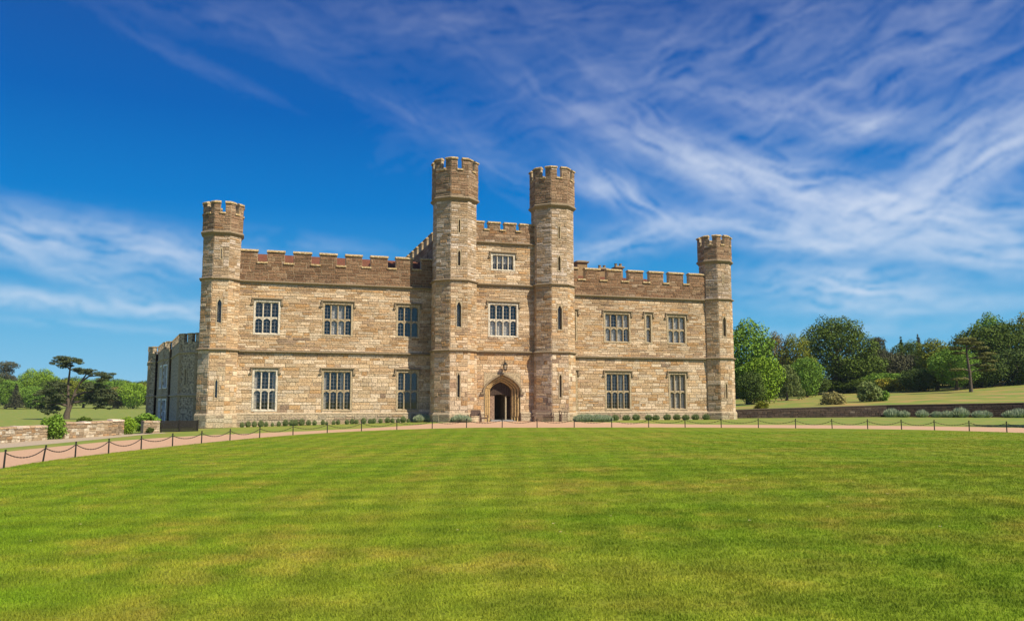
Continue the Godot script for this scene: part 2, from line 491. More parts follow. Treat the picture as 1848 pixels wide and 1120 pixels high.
func window(parent: Node, fr: Fr, h: Array, cols: int, split: float, dress: String, style := "", arched := true, which := "") -> void:
	var stm: Material = M.pale if dress.begins_with("w") else M.dressed
	var g := Geo.new()
	var jw := 0.15
	var a: float = h[0]
	var b: float = h[2]
	var c: float = h[1]
	var d: float = h[3]
	fr.bx(g, a, a + jw, c, d, -0.3, 0.05)
	fr.bx(g, b - jw, b, c, d, -0.3, 0.05)
	fr.bx(g, a + jw, b - jw, d - 0.15, d, -0.3, 0.05)
	# sloping sill
	g.hexa([fr.p(a + jw, c, 0.05), fr.p(b - jw, c, 0.05), fr.p(b - jw, c + 0.08, 0.05), fr.p(a + jw, c + 0.08, 0.05), fr.p(a + jw, c, -0.3), fr.p(b - jw, c, -0.3), fr.p(b - jw, c + 0.16, -0.22), fr.p(a + jw, c + 0.16, -0.22)])
	var win := obj("window", g, stm, parent)
	var i0 := a + jw
	var i1 := b - jw
	var j0 := c + 0.13
	var j1 := d - 0.15
	var mw := 0.11
	var lw := (i1 - i0 - mw * (cols - 1)) / cols
	for k in range(1, cols):
		var gm := Geo.new()
		var x := i0 + k * lw + (k - 1) * mw
		# a chamfered bar
		gm.hexa([fr.p(x + 0.025, c + 0.06, -0.03), fr.p(x + mw - 0.025, c + 0.06, -0.03), fr.p(x + mw - 0.025, j1, -0.03), fr.p(x + 0.025, j1, -0.03), fr.p(x, c + 0.06, -0.1), fr.p(x + mw, c + 0.06, -0.1), fr.p(x + mw, j1, -0.1), fr.p(x, j1, -0.1)])
		fr.bx(gm, x, x + mw, c + 0.06, j1, -0.24, -0.1)
		obj("mullion", gm, stm, win)
	var rows := []
	if split > 0.0:
		var ym := lerpf(j0, j1, split)
		var gt := Geo.new()
		for k in cols:
			var xk := i0 + k * (lw + mw)
			fr.bx(gt, xk, xk + lw, ym - 0.05, ym + 0.05, -0.24, -0.05)
		obj("transom", gt, stm, win)
		rows = [[j0, ym - 0.05], [ym + 0.05, j1]]
	else:
		rows = [[j0, j1]]
	for ri in rows.size():
		for k in cols:
			var x := i0 + k * (lw + mw)
			var y0: float = rows[ri][0]
			var y1: float = rows[ri][1]
			if arched:
				var gh := Geo.new()
				head_plate(gh, fr, x, x + lw, y1 - 0.3 * lw - 0.04, y1, y1 - 0.03, -0.22, -0.06)
				obj("arched_head", gh, stm, win)
			var gp := Geo.new()
			fr.bx(gp, x - 0.02, x + lw + 0.02, y0 - 0.04, y1, -0.172, -0.164)
			obj("pane", gp, M.glass, win)
			var gb := Geo.new()
			fr.bx(gb, x + lw / 2 - 0.009, x + lw / 2 + 0.009, y0, y1 - 0.04, -0.164, -0.15)
			var nb := int((y1 - y0) / 0.3)
			for q in range(1, nb + 1):
				var yy := y0 + (y1 - y0) * q / (nb + 1)
				fr.bx(gb, x, x + lw / 2 - 0.009, yy - 0.009, yy + 0.009, -0.164, -0.152)
				fr.bx(gb, x + lw / 2 + 0.009, x + lw, yy - 0.009, yy + 0.009, -0.164, -0.152)
			obj("lead_bars", gb, M.lead, win)
			var ch := style[ri * cols + k] if style.length() > ri * cols + k else "d"
			if ch == "c": curtain(fr, x - 0.03, x + lw + 0.03, y0 - 0.1, y1 + 0.05, which)
			elif ch == "l": curtain(fr, x - 0.05, x + lw * 0.42, y0 - 0.1, y1 + 0.05, which)
			elif ch == "r": curtain(fr, x + lw * 0.55, x + lw + 0.05, y0 - 0.1, y1 + 0.05, which)
			elif ch == "b": curtain(fr, x - 0.03, x + lw + 0.03, lerpf(y0, y1, 0.42), y1 + 0.05, which)
	# hood mould with dropped ends
	var go := Geo.new()
	var e := 0.13
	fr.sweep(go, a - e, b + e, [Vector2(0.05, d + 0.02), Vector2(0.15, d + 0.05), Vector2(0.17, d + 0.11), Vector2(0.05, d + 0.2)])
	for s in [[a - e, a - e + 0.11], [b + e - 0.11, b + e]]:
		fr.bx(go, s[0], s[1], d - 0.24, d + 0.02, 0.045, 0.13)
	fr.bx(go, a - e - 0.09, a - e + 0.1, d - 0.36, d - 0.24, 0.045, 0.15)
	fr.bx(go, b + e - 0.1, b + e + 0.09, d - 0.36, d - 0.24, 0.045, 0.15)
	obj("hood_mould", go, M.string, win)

func lancet(parent: Node, fr: Fr, h: Array) -> void:
	var a: float = h[0]
	var b: float = h[2]
	var c: float = h[1]
	var d: float = h[3]
	var jw := 0.07
	var g := Geo.new()
	fr.bx(g, a, a + jw, c, d, -0.25, 0.045)
	fr.bx(g, b - jw, b, c, d, -0.25, 0.045)
	g.hexa([fr.p(a + jw, c, 0.045), fr.p(b - jw, c, 0.045), fr.p(b - jw, c + 0.06, 0.045), fr.p(a + jw, c + 0.06, 0.045), fr.p(a + jw, c, -0.25), fr.p(b - jw, c, -0.25), fr.p(b - jw, c + 0.14, -0.25), fr.p(a + jw, c + 0.14, -0.25)])
	var w := b - a - 2 * jw
	head_plate(g, fr, a + jw, b - jw, d - jw - w * 0.9, d, d - jw, -0.25, 0.045, true)
	var l := obj("lancet_window", g, M.dressed, parent)
	var gp := Geo.new()
	fr.bx(gp, a + jw - 0.02, b - jw + 0.02, c + 0.05, d - 0.02, -0.212, -0.2)
	obj("pane", gp, M.glass, l)
	if w > 0.18:
		var gb := Geo.new()
		var y := c + 0.1
		var k := 0
		while y < d - 0.25:
			for s in [-1.0, 1.0]:
				var p0 := fr.p((a + b) / 2 - s * w / 2, y, -0.19)
				var p1 := fr.p((a + b) / 2 + s * w / 2, y + w * 1.1, -0.19)
				gb.tube([p0, p1], [0.008, 0.008], 4, Color.WHITE, false)
			y += w * 0.55
			k += 1
		obj("lead_lattice", gb, M.lead, l)
	# dark chamber behind the slit
	var gd := Geo.new()
	var x0 := a + 0.01
	var x1 := b - 0.01
	gd.quad(fr.p(x0, c, -1.0), fr.p(x1, c, -1.0), fr.p(x1, d, -1.0), fr.p(x0, d, -1.0))
	gd.quad(fr.p(x0, c, -1.0), fr.p(x0, c, -0.25), fr.p(x0, d, -0.25), fr.p(x0, d, -1.0))
	gd.quad(fr.p(x1, c, -0.25), fr.p(x1, c, -1.0), fr.p(x1, d, -1.0), fr.p(x1, d, -0.25))
	gd.quad(fr.p(x0, d, -0.25), fr.p(x1, d, -0.25), fr.p(x1, d, -1.0), fr.p(x0, d, -1.0))
	gd.quad(fr.p(x0, c, -1.0), fr.p(x1, c, -1.0), fr.p(x1, c, -0.25), fr.p(x0, c, -0.25))
	obj("splay", gd, M.dressed, l)

# ---------------------------------------------------------------- towers
func octa_fr(cx: float, cz: float, r: float, k: int) -> Fr:
	var an := k * PI / 4.0     # face k turned k * 45 degrees from +z towards +x
	var n := Vector3(sin(an), 0, cos(an))
	var u := Vector3(cos(an), 0, -sin(an))
	var s := r * tan(PI / 8.0)
	return Fr.new(Vector3(cx, 0, cz) + n * r - u * s, u)

func tower(called: String, cx: float, cz: float, gnd: float, stages: Array, slits: Array, singles: int) -> void:
	# stages: [y0, y1, inradius, palette]; the last one is the parapet, whose merlons stand on the corners
	var g := Geo.new()
	var list := []
	var last: Array = stages[-1]
	for si in stages.size():
		var s: Array = stages[si]
		for k in 8:
			var fr := octa_fr(cx, cz, s[2], k)
			var side: float = 2.0 * s[2] * tan(PI / 8.0)
			var holes := []
			if k == 0:
				for h in slits:
					if h[1] >= s[0] and h[3] <= s[1]:
						holes.append([side / 2 + h[0], h[1], side / 2 + h[2], h[3]])
			if si == stages.size() - 1:
				var gap: float = s[4]
				holes.append([side / 2 - gap / 2, s[3 + 2], side / 2 + gap / 2, s[1] + 1.0])
				core(g, fr, 0, side, s[0], s[1], holes)
				# inner side of the parapet wall and the sides of the gaps
				var fi := octa_fr(cx, cz, s[2] - 0.34, k)
				var si2: float = 2.0 * (s[2] - 0.34) * tan(PI / 8.0)
				for q in cut([[0.0, s[0], si2, s[1]]], [[si2 / 2 - gap / 2, s[5], si2 / 2 + gap / 2, s[1] + 1.0]]):
					g.quad(fi.p(q[2], q[1], 0), fi.p(q[0], q[1], 0), fi.p(q[0], q[3], 0), fi.p(q[2], q[3], 0))
				for e in [-1, 1]:
					var p0 := fr.p(side / 2 + e * gap / 2, s[5], 0)
					var p1 := fr.p(side / 2 + e * gap / 2, s[5], -0.34)
					var up: Vector3 = Vector3.UP * (s[1] - s[5])
					if e < 0: g.quad(p0, p1, p1 + up, p0 + up)
					else: g.quad(p1, p0, p0 + up, p1 + up)
			else:
				core(g, fr, 0, side, s[0], s[1], holes)
			if k != 3 and k != 4 and k != 5:
				var hs := Vector2(0.15, 0.28)
				var ls := Vector2(0.3, 0.78)
				if s[0] < 5.0: hs = Vector2(0.24, 0.4)
				lay(list, fr, 0, side, maxf(s[0], 0.0), s[1], holes, hs, ls, s[3])
		# a floor closing the stage
	var top: Array = stages[-1]
	var kk := 1.0 / cos(PI / 8)
	for k in 8:
		var a0 := (k - 0.5) * PI / 4
		var a1 := (k + 0.5) * PI / 4
		var rr0: float = (top[2] - 0.34) * kk
		g.tri(Vector3(cx, top[0] + 0.9, cz), Vector3(cx + sin(a0) * rr0, top[0] + 0.9, cz + cos(a0) * rr0), Vector3(cx + sin(a1) * rr0, top[0] + 0.9, cz + cos(a1) * rr0))
	var t := obj(called, g, M.mortar, castle)
	build_stones(list, t, singles)
	# plinth
	var gp := Geo.new()
	var rl: float = stages[0][2]
	gp.ring(cx, cz, [Vector2(rl + 0.12, gnd - 0.6), Vector2(rl + 0.12, 0.62), Vector2(rl + 0.045, 0.74)], 8, PI / 8)
	obj("plinth", gp, M.plinth_m, t)
	var plist := []
	for k in [0, 1, 2, 6, 7]:
		lay(plist, octa_fr(cx, cz, rl + 0.12, k), 0, 2.0 * (rl + 0.12) * tan(PI / 8.0), gnd - 0.3, 0.6, [], Vector2(0.26, 0.42), Vector2(0.45, 0.95), PLINTH)
	build_stones(plist, t, 30)
	# string courses
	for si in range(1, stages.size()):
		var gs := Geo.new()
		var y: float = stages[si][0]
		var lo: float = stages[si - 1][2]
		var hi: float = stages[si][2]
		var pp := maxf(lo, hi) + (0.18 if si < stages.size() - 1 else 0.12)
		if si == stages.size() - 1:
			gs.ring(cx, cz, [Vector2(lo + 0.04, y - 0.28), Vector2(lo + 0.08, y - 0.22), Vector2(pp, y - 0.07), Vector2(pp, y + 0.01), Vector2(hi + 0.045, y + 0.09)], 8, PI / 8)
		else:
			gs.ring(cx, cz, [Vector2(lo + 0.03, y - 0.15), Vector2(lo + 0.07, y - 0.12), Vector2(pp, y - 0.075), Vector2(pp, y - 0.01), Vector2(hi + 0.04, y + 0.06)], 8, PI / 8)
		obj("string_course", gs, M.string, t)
	# copings on the merlons, sills in the gaps
	var r: float = last[2]
	var gap2: float = last[4]
	var ov := 0.1
	for k in 8:
		var gc := Geo.new()
		var f0 := octa_fr(cx, cz, r + ov, k)
		var f1 := octa_fr(cx, cz, r + ov, (k + 1) % 8)
		var s0: float = 2.0 * (r + ov) * tan(PI / 8)
		var g0 := octa_fr(cx, cz, r - 0.4, k)
		var g1 := octa_fr(cx, cz, r - 0.4, (k + 1) % 8)
		var s1: float = 2.0 * (r - 0.4) * tan(PI / 8)
		var m0 := octa_fr(cx, cz, r - 0.1, k)
		var m1 := octa_fr(cx, cz, r - 0.1, (k + 1) % 8)
		var s2: float = 2.0 * (r - 0.1) * tan(PI / 8)
		var y0: float = last[1] + 0.002
		var A := [f0.p(s0 / 2 + gap2 / 2 - 0.03, 0, 0), f0.p(s0, 0, 0), f1.p(s0 / 2 - gap2 / 2 + 0.03, 0, 0)]
		var B := [m0.p(s2 / 2 + gap2 / 2 - 0.03, 0, 0), m0.p(s2, 0, 0), m1.p(s2 / 2 - gap2 / 2 + 0.03, 0, 0)]
		var D := [g0.p(s1 / 2 + gap2 / 2 - 0.03, 0, 0), g0.p(s1, 0, 0), g1.p(s1 / 2 - gap2 / 2 + 0.03, 0, 0)]
		var up := Vector3.UP
		for q in 2:
			gc.quad(A[q] + up * y0, A[q + 1] + up * y0, A[q + 1] + up * (y0 + 0.1), A[q] + up * (y0 + 0.1))
			gc.quad(A[q] + up * (y0 + 0.1), A[q + 1] + up * (y0 + 0.1), B[q + 1] + up * (y0 + 0.2), B[q] + up * (y0 + 0.2))
			gc.quad(B[q] + up * (y0 + 0.2), B[q + 1] + up * (y0 + 0.2), D[q + 1] + up * (y0 + 0.1), D[q] + up * (y0 + 0.1))
			gc.quad(D[q + 1] + up * y0, D[q] + up * y0, D[q] + up * (y0 + 0.1), D[q + 1] + up * (y0 + 0.1))
			gc.quad(D[q] + up * y0, D[q + 1] + up * y0, A[q + 1] + up * y0, A[q] + up * y0)
		for q in [0, 2]:
			var pts := [A[q] + up * y0, A[q] + up * (y0 + 0.1), B[q] + up * (y0 + 0.2), D[q] + up * (y0 + 0.1), D[q] + up * y0]
			for w in range(1, 4):
				if q == 0: gc.tri(pts[0], pts[w], pts[w + 1])
				else: gc.tri(pts[0], pts[w + 1], pts[w])
		obj("coping", gc, M.coping, t)
		var gl2 := Geo.new()
		var fs := octa_fr(cx, cz, r, k)
		var ss: float = 2.0 * r * tan(PI / 8)
		fs.bx(gl2, ss / 2 - gap2 / 2 - 0.06, ss / 2 + gap2 / 2 + 0.06, last[5] - 0.09, last[5] + 0.03, -0.36, 0.1)
		obj("crenel_sill", gl2, M.coping, t)
	for h in slits:
		for s in stages:
			if h[1] >= s[0] and h[3] <= s[1]:
				var fr := octa_fr(cx, cz, s[2], 0)
				var side: float = 2.0 * s[2] * tan(PI / 8.0)
				lancet(t, fr, [side / 2 + h[0], h[1], side / 2 + h[2], h[3]])

# a straight wall with its stones, strings, plinth and crenellated parapet
func wall(called: String, x0: float, x1: float, z: float, strings: Array, bands: Array, holes: Array, merlons: Array, par: Array, singles: int, gnd: float) -> MeshInstance3D:
	var fr := Fr.new(Vector3(0, 0, z), Vector3.RIGHT)
	var g := Geo.new()
	var list := []
	core(g, fr, x0, x1, gnd - 0.5, par[0], holes)
	for b in bands:
		lay(list, fr, x0, x1, b[0], b[1], holes, b[2], b[3], b[4])
	# parapet
	var gaps := []
	var px := x0
	for m in merlons:
		if m[0] > px + 0.01: gaps.append([px, par[1], m[0], par[2] + 1.0])
		px = m[1]
	if px < x1 - 0.01: gaps.append([px, par[1], x1, par[2] + 1.0])
	core(g, fr, x0, x1, par[0], par[2], gaps)
	for q in cut([[x0, par[0], x1, par[2]]], gaps):
		g.quad(fr.p(q[2], q[1], -0.45), fr.p(q[0], q[1], -0.45), fr.p(q[0], q[3], -0.45), fr.p(q[2], q[3], -0.45))
	for h in gaps:
		var a: float = h[0]
		var b: float = h[2]
		g.quad(fr.p(a, par[1], -0.45), fr.p(a, par[1], 0), fr.p(a, par[2], 0), fr.p(a, par[2], -0.45), Color.WHITE)
		g.quad(fr.p(b, par[1], 0), fr.p(b, par[1], -0.45), fr.p(b, par[2], -0.45), fr.p(b, par[2], 0), Color.WHITE)
	lay(list, fr, x0, x1, par[0], par[2], gaps, Vector2(0.16, 0.28), Vector2(0.32, 0.8), par[3])
	var t := obj(called, g, M.mortar, castle)
	build_stones(list, t, singles)
	var gp := Geo.new()
	var plist := []
	var runs := [[x0, x1]]
	for h in holes:
		if h[1] < 0.0: runs = [[x0, h[0]], [h[2], x1]]
	for q in runs:
		gp = Geo.new()
		fr.sweep(gp, q[0], q[1], [Vector2(0.13, gnd - 0.5), Vector2(0.13, 0.6), Vector2(0.15, 0.62), Vector2(0.15, 0.68), Vector2(0.045, 0.78)])
		var pb := obj("plinth", gp, M.plinth_m, t)
		pb.set_meta("label", "chamfered grey plinth at the wall's foot")
		lay(plist, Fr.new(Vector3(0, 0, z + 0.13), Vector3.RIGHT), q[0], q[1], gnd - 0.3, 0.58, [], Vector2(0.26, 0.42), Vector2(0.5, 1.3), PLINTH)
	build_stones(plist, t, 30)
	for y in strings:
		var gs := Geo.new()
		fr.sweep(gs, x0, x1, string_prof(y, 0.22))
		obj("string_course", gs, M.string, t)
	for m in merlons:
		var gc := Geo.new()
		fr.sweep(gc, m[0] - 0.05, m[1] + 0.05, [Vector2(-0.5, par[2] + 0.002), Vector2(0.1, par[2] + 0.003), Vector2(0.1, par[2] + 0.1), Vector2(-0.12, par[2] + 0.19), Vector2(-0.5, par[2] + 0.1), Vector2(-0.5, par[2])])
		obj("coping", gc, M.coping, t)
	for h in gaps:
		var gl2 := Geo.new()
		fr.bx(gl2, h[0] - 0.05, h[2] + 0.05, par[1] - 0.1, par[1] + 0.03, -0.5, 0.11)
		obj("crenel_sill", gl2, M.coping, t)
	return t

func make_castle() -> void:
	castle = thing("castle", Vector3.ZERO, "golden sandstone castle with twin gate towers, corner turrets and battlements", "castle")
	var wing := Fr.new(Vector3(0, 0, 0), Vector3.RIGHT)
	var gate := Fr.new(Vector3(0, 0, 1.65), Vector3.RIGHT)
	var up0 := 6.7
	var up1 := 9.37
	var lo0 := 0.87
	var lo1 := 4.08
	var LW := [[-19.88, up0, -17.9, up1], [-14.7, up0, -12.34, up1], [-8.92, up0, -7.0, up1], [-19.81, lo0, -17.94, lo1], [-14.64, lo0, -12.29, lo1], [-8.83, lo0, -6.99, lo1]]
	var RW := [[4.55, up0, 6.74, up1 + 0.03], [9.22, up0, 11.78, up1], [13.16, up0, 13.9, up1], [15.33, up0, 17.29, up1 - 0.07], [4.55, lo0, 6.72, lo1 + 0.09], [9.27, lo0, 11.75, lo1 + 0.07], [15.39, lo0, 17.2, lo1 + 0.08]]
	var GW := [[-1.47, 12.27, 0.6, 13.7], [-1.69, 6.82, 0.88, 9.62]]
	var DOOR := [-2.02, -0.6, 1.06, 3.9]
	var hsA := Vector2(0.18, 0.35)
	var lsA := Vector2(0.4, 1.0)
	var hsB := Vector2(0.12, 0.23)
	var lsB := Vector2(0.35, 0.95)
	var bands := [[0.74, 5.3, hsA, lsA, CREAM], [5.5, 10.6, hsB, lsB, WARM]]
	var left := wall("wing_wall", -21.3, -5.2, 0.0, [5.44, 10.82], bands, LW,
		[[-21.1, -19.71], [-19.0, -17.7], [-17.02, -15.67], [-15.01, -13.7], [-13.01, -11.72], [-11.02, -9.66], [-8.98, -7.62], [-6.93, -5.2]], [10.82, 12.31, 13.11, BROWN], 300, -0.2)
	left.set_meta("label", "longer wing wall with six mullioned windows")
	var right := wall("wing_wall", 4.9, 19.7, 0.0, [5.45, 10.78], bands, RW,
		[[5.4, 6.86], [7.53, 8.92], [9.58, 10.98], [11.65, 13.09], [13.72, 15.09], [15.65, 17.1], [17.69, 19.75]], [10.78, 12.17, 13.02, BROWN], 300, 0.0)
	right.set_meta("label", "shorter wing wall with a narrow two-light window")
	wall("gatehouse_wall", -3.05, 2.55, 1.65, [5.66, 11.13, 14.6], [[0.74, 5.5, hsA, lsA, WARM], [5.7, 10.96, hsB, lsB, WARM], [11.17, 14.44, hsB, lsB, CREAM]], GW + [DOOR],
		[[-3.05, -2.06], [-1.66, -0.68], [-0.28, 0.69], [1.07, 2.55]], [14.6, 15.68, 16.18, TOPS], 220, 0.0)
	var P := [[-4.5, 1.5], [3.95, 1.5]]
	for i in 2:
		tower("gate_tower", P[i][0], P[i][1], 0.0, [[-0.6, 5.62, 1.72, CREAM], [5.62, 11.17, 1.68, WARM], [11.17, 17.78, 1.63, GREYED], [17.78, 20.86, 1.75, TOPS, 0.4, 20.06]],
			[[-0.17, 1.86, 0.17, 3.84], [-0.25, 7.34, 0.25, 9.46], [-0.17, 12.2, 0.17, 13.56], [-0.13, 14.88, 0.13, 16.05]], 260)
	for i in 2:
		tower("corner_turret", -22.33 if i == 0 else 20.64, -0.45, -0.3 if i == 0 else 0.0, [[-0.8, 5.5, 1.39, CREAM], [5.5, 10.84, 1.36, WARM], [10.84, 14.33, 1.33, GREYED], [14.33, 16.52, 1.43, TOPS, 0.34, 15.8]],
			[[-0.15, 1.8, 0.15, 3.27], [-0.22, 7.36, 0.22, 9.26], [-0.1, 12.2, 0.1, 13.12]], 160)
	# windows
	window(castle, wing, LW[0], 3, 0.5, "w", "dddddd", true, "")
	window(castle, wing, LW[1], 4, 0.5, "", "dccddccd", true, "upper four-light window of the longer wing")
	window(castle, wing, LW[2], 3, 0.5, "", "dddddd", true, "")
	window(castle, wing, LW[3], 3, 0.52, "w", "ldrldr", true, "lower white-framed window of the longer wing")
	window(castle, wing, LW[4], 4, 0.5, "", "ldrdldrd", true, "lower four-light window of the longer wing")
	window(castle, wing, LW[5], 3, 0.5, "", "dddddd", true, "")
	window(castle, gate, GW[0], 4, 0.0, "w", "bbbb", false, "small top window between the gate towers")
	window(castle, gate, GW[1], 4, 0.51, "w", "cccddddd", true, "large window above the door lantern")
	window(castle, wing, RW[0], 3, 0.5, "", "cccccc", true, "upper window half hidden by the gate tower")
	window(castle, wing, RW[1], 4, 0.5, "", "cccrcdcc", true, "upper four-light window of the shorter wing")
	window(castle, wing, RW[2], 1, 0.5, "", "cc", true, "narrow upper window of the shorter wing")
	window(castle, wing, RW[3], 3, 0.5, "", "cccccc", true, "upper three-light window of the shorter wing")
	window(castle, wing, RW[4], 3, 0.5, "", "cccccc", true, "lower window half hidden by the gate tower")
	window(castle, wing, RW[5], 4, 0.5, "", "ddrdddrd", true, "lower four-light window of the shorter wing")
	window(castle, wing, RW[6], 3, 0.5, "", "cccccc", true, "lower three-light window of the shorter wing")
	# rooms behind the windows
	var g := Geo.new()
	for rm in [[-21.2, -5.3, -0.5, 5.2, 0.0], [-21.2, -5.3, 5.5, 10.4, 0.0], [4.9, 19.6, -0.5, 5.2, 0.0], [4.9, 19.6, 5.5, 10.4, 0.0], [-2.7, 2.2, 5.3, 10.6, 1.65], [-2.7, 2.2, 11.2, 14.2, 1.65]]:
		var a: float = rm[0]
		var b: float = rm[1]
		var c: float = rm[2]
		var d: float = rm[3]
		var zf: float = rm[4] - 0.02
		var zb := zf - 6.0
		g.quad(Vector3(a, c, zb), Vector3(b, c, zb), Vector3(b, d, zb), Vector3(a, d, zb))
		g.quad(Vector3(a, c, zf), Vector3(a, d, zf), Vector3(a, d, zb), Vector3(a, c, zb))
		g.quad(Vector3(b, c, zf), Vector3(b, c, zb), Vector3(b, d, zb), Vector3(b, d, zf))
		g.quad(Vector3(a, d, zf), Vector3(b, d, zf), Vector3(b, d, zb), Vector3(a, d, zb))
		g.quad(Vector3(a, c, zf), Vector3(a, c, zb), Vector3(b, c, zb), Vector3(b, c, zf))
	obj("interior", g, M.inside, castle)
	# range behind: sides and backs, so that the building is closed
	g = Geo.new()
	g.box(Vector3(-22.6, -0.8, -12.0), Vector3(-5.2, 11.6, -6.2))
	g.box(Vector3(4.9, -0.8, -12.0), Vector3(20.9, 11.6, -6.2))
	for q in [[-22.6, -6.2, -22.6, -0.3], [20.9, -0.3, 20.9, -6.2]]:
		g.quad(Vector3(q[0], -0.8, q[1]), Vector3(q[2], -0.8, q[3]), Vector3(q[2], 11.6, q[3]), Vector3(q[0], 11.6, q[1]))
	obj("rear_range", g, M.quoin, castle)
	# taller block running back from the gate, crenellated along its side
	g = Geo.new()
	g.quad(Vector3(-5.1, 0, -22), Vector3(-5.1, 0, 0.6), Vector3(-5.1, 15.62, 0.6), Vector3(-5.1, 15.62, -22))
	g.quad(Vector3(4.6, 0, 0.6), Vector3(4.6, 0, -22), Vector3(4.6, 15.2, -22), Vector3(4.6, 15.2, 0.6))
	g.quad(Vector3(4.6, 0, -22), Vector3(-5.1, 0, -22), Vector3(-5.1, 15.62, -22), Vector3(4.6, 15.62, -22))
	g.quad(Vector3(-5.1, 14.6, 1.4), Vector3(4.6, 14.6, 1.4), Vector3(4.6, 14.6, -22), Vector3(-5.1, 14.6, -22))
	var side := obj("gate_range", g, M.quoin, castle)
	var sfr := Fr.new(Vector3(-5.1, 0, -22), Vector3(0, 0, 1))
	var sl := []
	var sg := []
	for k in 9:
		var a := 22.2 - k * 2.35
		var gm := Geo.new()
		sfr.bx(gm, a - 1.5, a, 15.62, 16.27, -0.45, 0.0)
		obj("merlon", gm, M.quoin, side)
		var gc := Geo.new()
		sfr.sweep(gc, a - 1.55, a + 0.05, [Vector2(-0.5, 16.272), Vector2(0.09, 16.272), Vector2(0.09, 16.37), Vector2(-0.1, 16.46), Vector2(-0.5, 16.37), Vector2(-0.5, 16.27)])
		obj("coping", gc, M.coping, side)
	lay(sl, sfr, 6.0, 22.4, 12.0, 15.62, [], Vector2(0.22, 0.36), Vector2(0.4, 1.0), BROWN)
	build_stones(sl, side, 60)
	# tiled roofs behind the parapets
	for q in [[-20.6, -5.15, 14.0], [5.0, 16.4, 13.45]]:
		var gr := Geo.new()
		var z0 := -0.9
		var z1 := -6.2
		var y0 := 11.75
		var y1: float = q[2]
		var rows := 22
		for k in rows:
			var t0 := float(k) / rows
			var t1 := float(k + 1) / rows
			var p0 := Vector2(lerpf(z0, z1, t0), lerpf(y0, y1, t0) + 0.05)
			var p1 := Vector2(lerpf(z0, z1, t1), lerpf(y0, y1, t1))
			var x := float(q[0])
			while x < q[1]:
				var x2 := minf(x + 0.33, q[1])
				var cc := rr(0.7, 1.25)
				var col := Color(cc, cc * rr(0.85, 1.1), cc * rr(0.85, 1.1))
				gr.quad(Vector3(x, p0.y, p0.x), Vector3(x2, p0.y, p0.x), Vector3(x2, p1.y, p1.x), Vector3(x, p1.y, p1.x), col)
				gr.quad(Vector3(x, p0.y - 0.05, p0.x), Vector3(x2, p0.y - 0.05, p0.x), Vector3(x2, p0.y, p0.x), Vector3(x, p0.y, p0.x), col)
				x = x2
		gr.quad(Vector3(q[0], y1, z1), Vector3(q[1], y1, z1), Vector3(q[1], y0, z1 * 1.9), Vector3(q[0], y0, z1 * 1.9))
		gr.tri(Vector3(q[1], y0, z0), Vector3(q[1], y0, z1 * 1.9), Vector3(q[1], y1, z1))
		gr.tri(Vector3(q[0], y0, z0), Vector3(q[0], y1, z1), Vector3(q[0], y0, z1 * 1.9))
		obj("tiled_roof", gr, M.roof, castle)
	# chimney stacks behind the shorter wing
	for q in [[9.75, -6.5, 1.0, 14.95, 1], [12.85, -8.5, 0.8, 14.75, 2], [14.6, -8.5, 0.7, 15.0, 2]]:
		var gc := Geo.new()
		var w: float = q[2] / 2.0
		gc.box(Vector3(q[0] - w, 11, q[1] - w), Vector3(q[0] + w, q[3] - 0.25, q[1] + w), Color(0.8, 0.72, 0.62))
		var ch := obj("chimney", gc, M.quoin, castle)
		var gk := Geo.new()
		gk.ring(q[0], q[1], [Vector2(w + 0.02, q[3] - 0.32), Vector2(w + 0.15, q[3] - 0.22), Vector2(w + 0.15, q[3] - 0.12), Vector2(w * 0.6, q[3]), Vector2(0.01, q[3] + 0.02)], 4, PI / 4)
		obj("chimney_cap", gk, M.string, ch)
		if q[4] == 2:
			for e in [-0.25, 0.25]:
				var gpot := Geo.new()
				gpot.ring(q[0] + e, q[1], [Vector2(0.14, q[3] - 0.1), Vector2(0.12, q[3] + 0.16), Vector2(0.15, q[3] + 0.18), Vector2(0.15, q[3] + 0.24), Vector2(0.1, q[3] + 0.24)], 10, 0.0, Color(0.7, 0.66, 0.6))
				obj("chimney_pot", gpot, M.quoin, ch)
	doorway(gate)

func arch_path(cx: float, y0: float, hw: float, ys: float, ya: float) -> Array:
	var out := [Vector2(cx - hw, y0)]
	for i in 25:
		var a := PI - PI * i / 24.0
		var tt := cos(a)
		out.append(Vector2(cx + tt * hw, ys + (ya - ys) * arch_y(tt)))
	out.append(Vector2(cx + hw, y0))
	return out

func band(g: Geo, fr: Fr, inn: Array, outr: Array, w: float, wb: float, rim := false) -> void:
	for i in inn.size() - 1:
		var a: Vector2 = inn[i]
		var b: Vector2 = inn[i + 1]
		var c: Vector2 = outr[i]
		var d: Vector2 = outr[i + 1]
		g.quad(fr.p(a.x, a.y, w), fr.p(b.x, b.y, w), fr.p(d.x, d.y, w), fr.p(c.x, c.y, w))
		g.quad(fr.p(b.x, b.y, w), fr.p(a.x, a.y, w), fr.p(a.x, a.y, wb), fr.p(b.x, b.y, wb))
		if rim:
			g.quad(fr.p(c.x, c.y, w), fr.p(d.x, d.y, w), fr.p(d.x, d.y, wb), fr.p(c.x, c.y, wb))

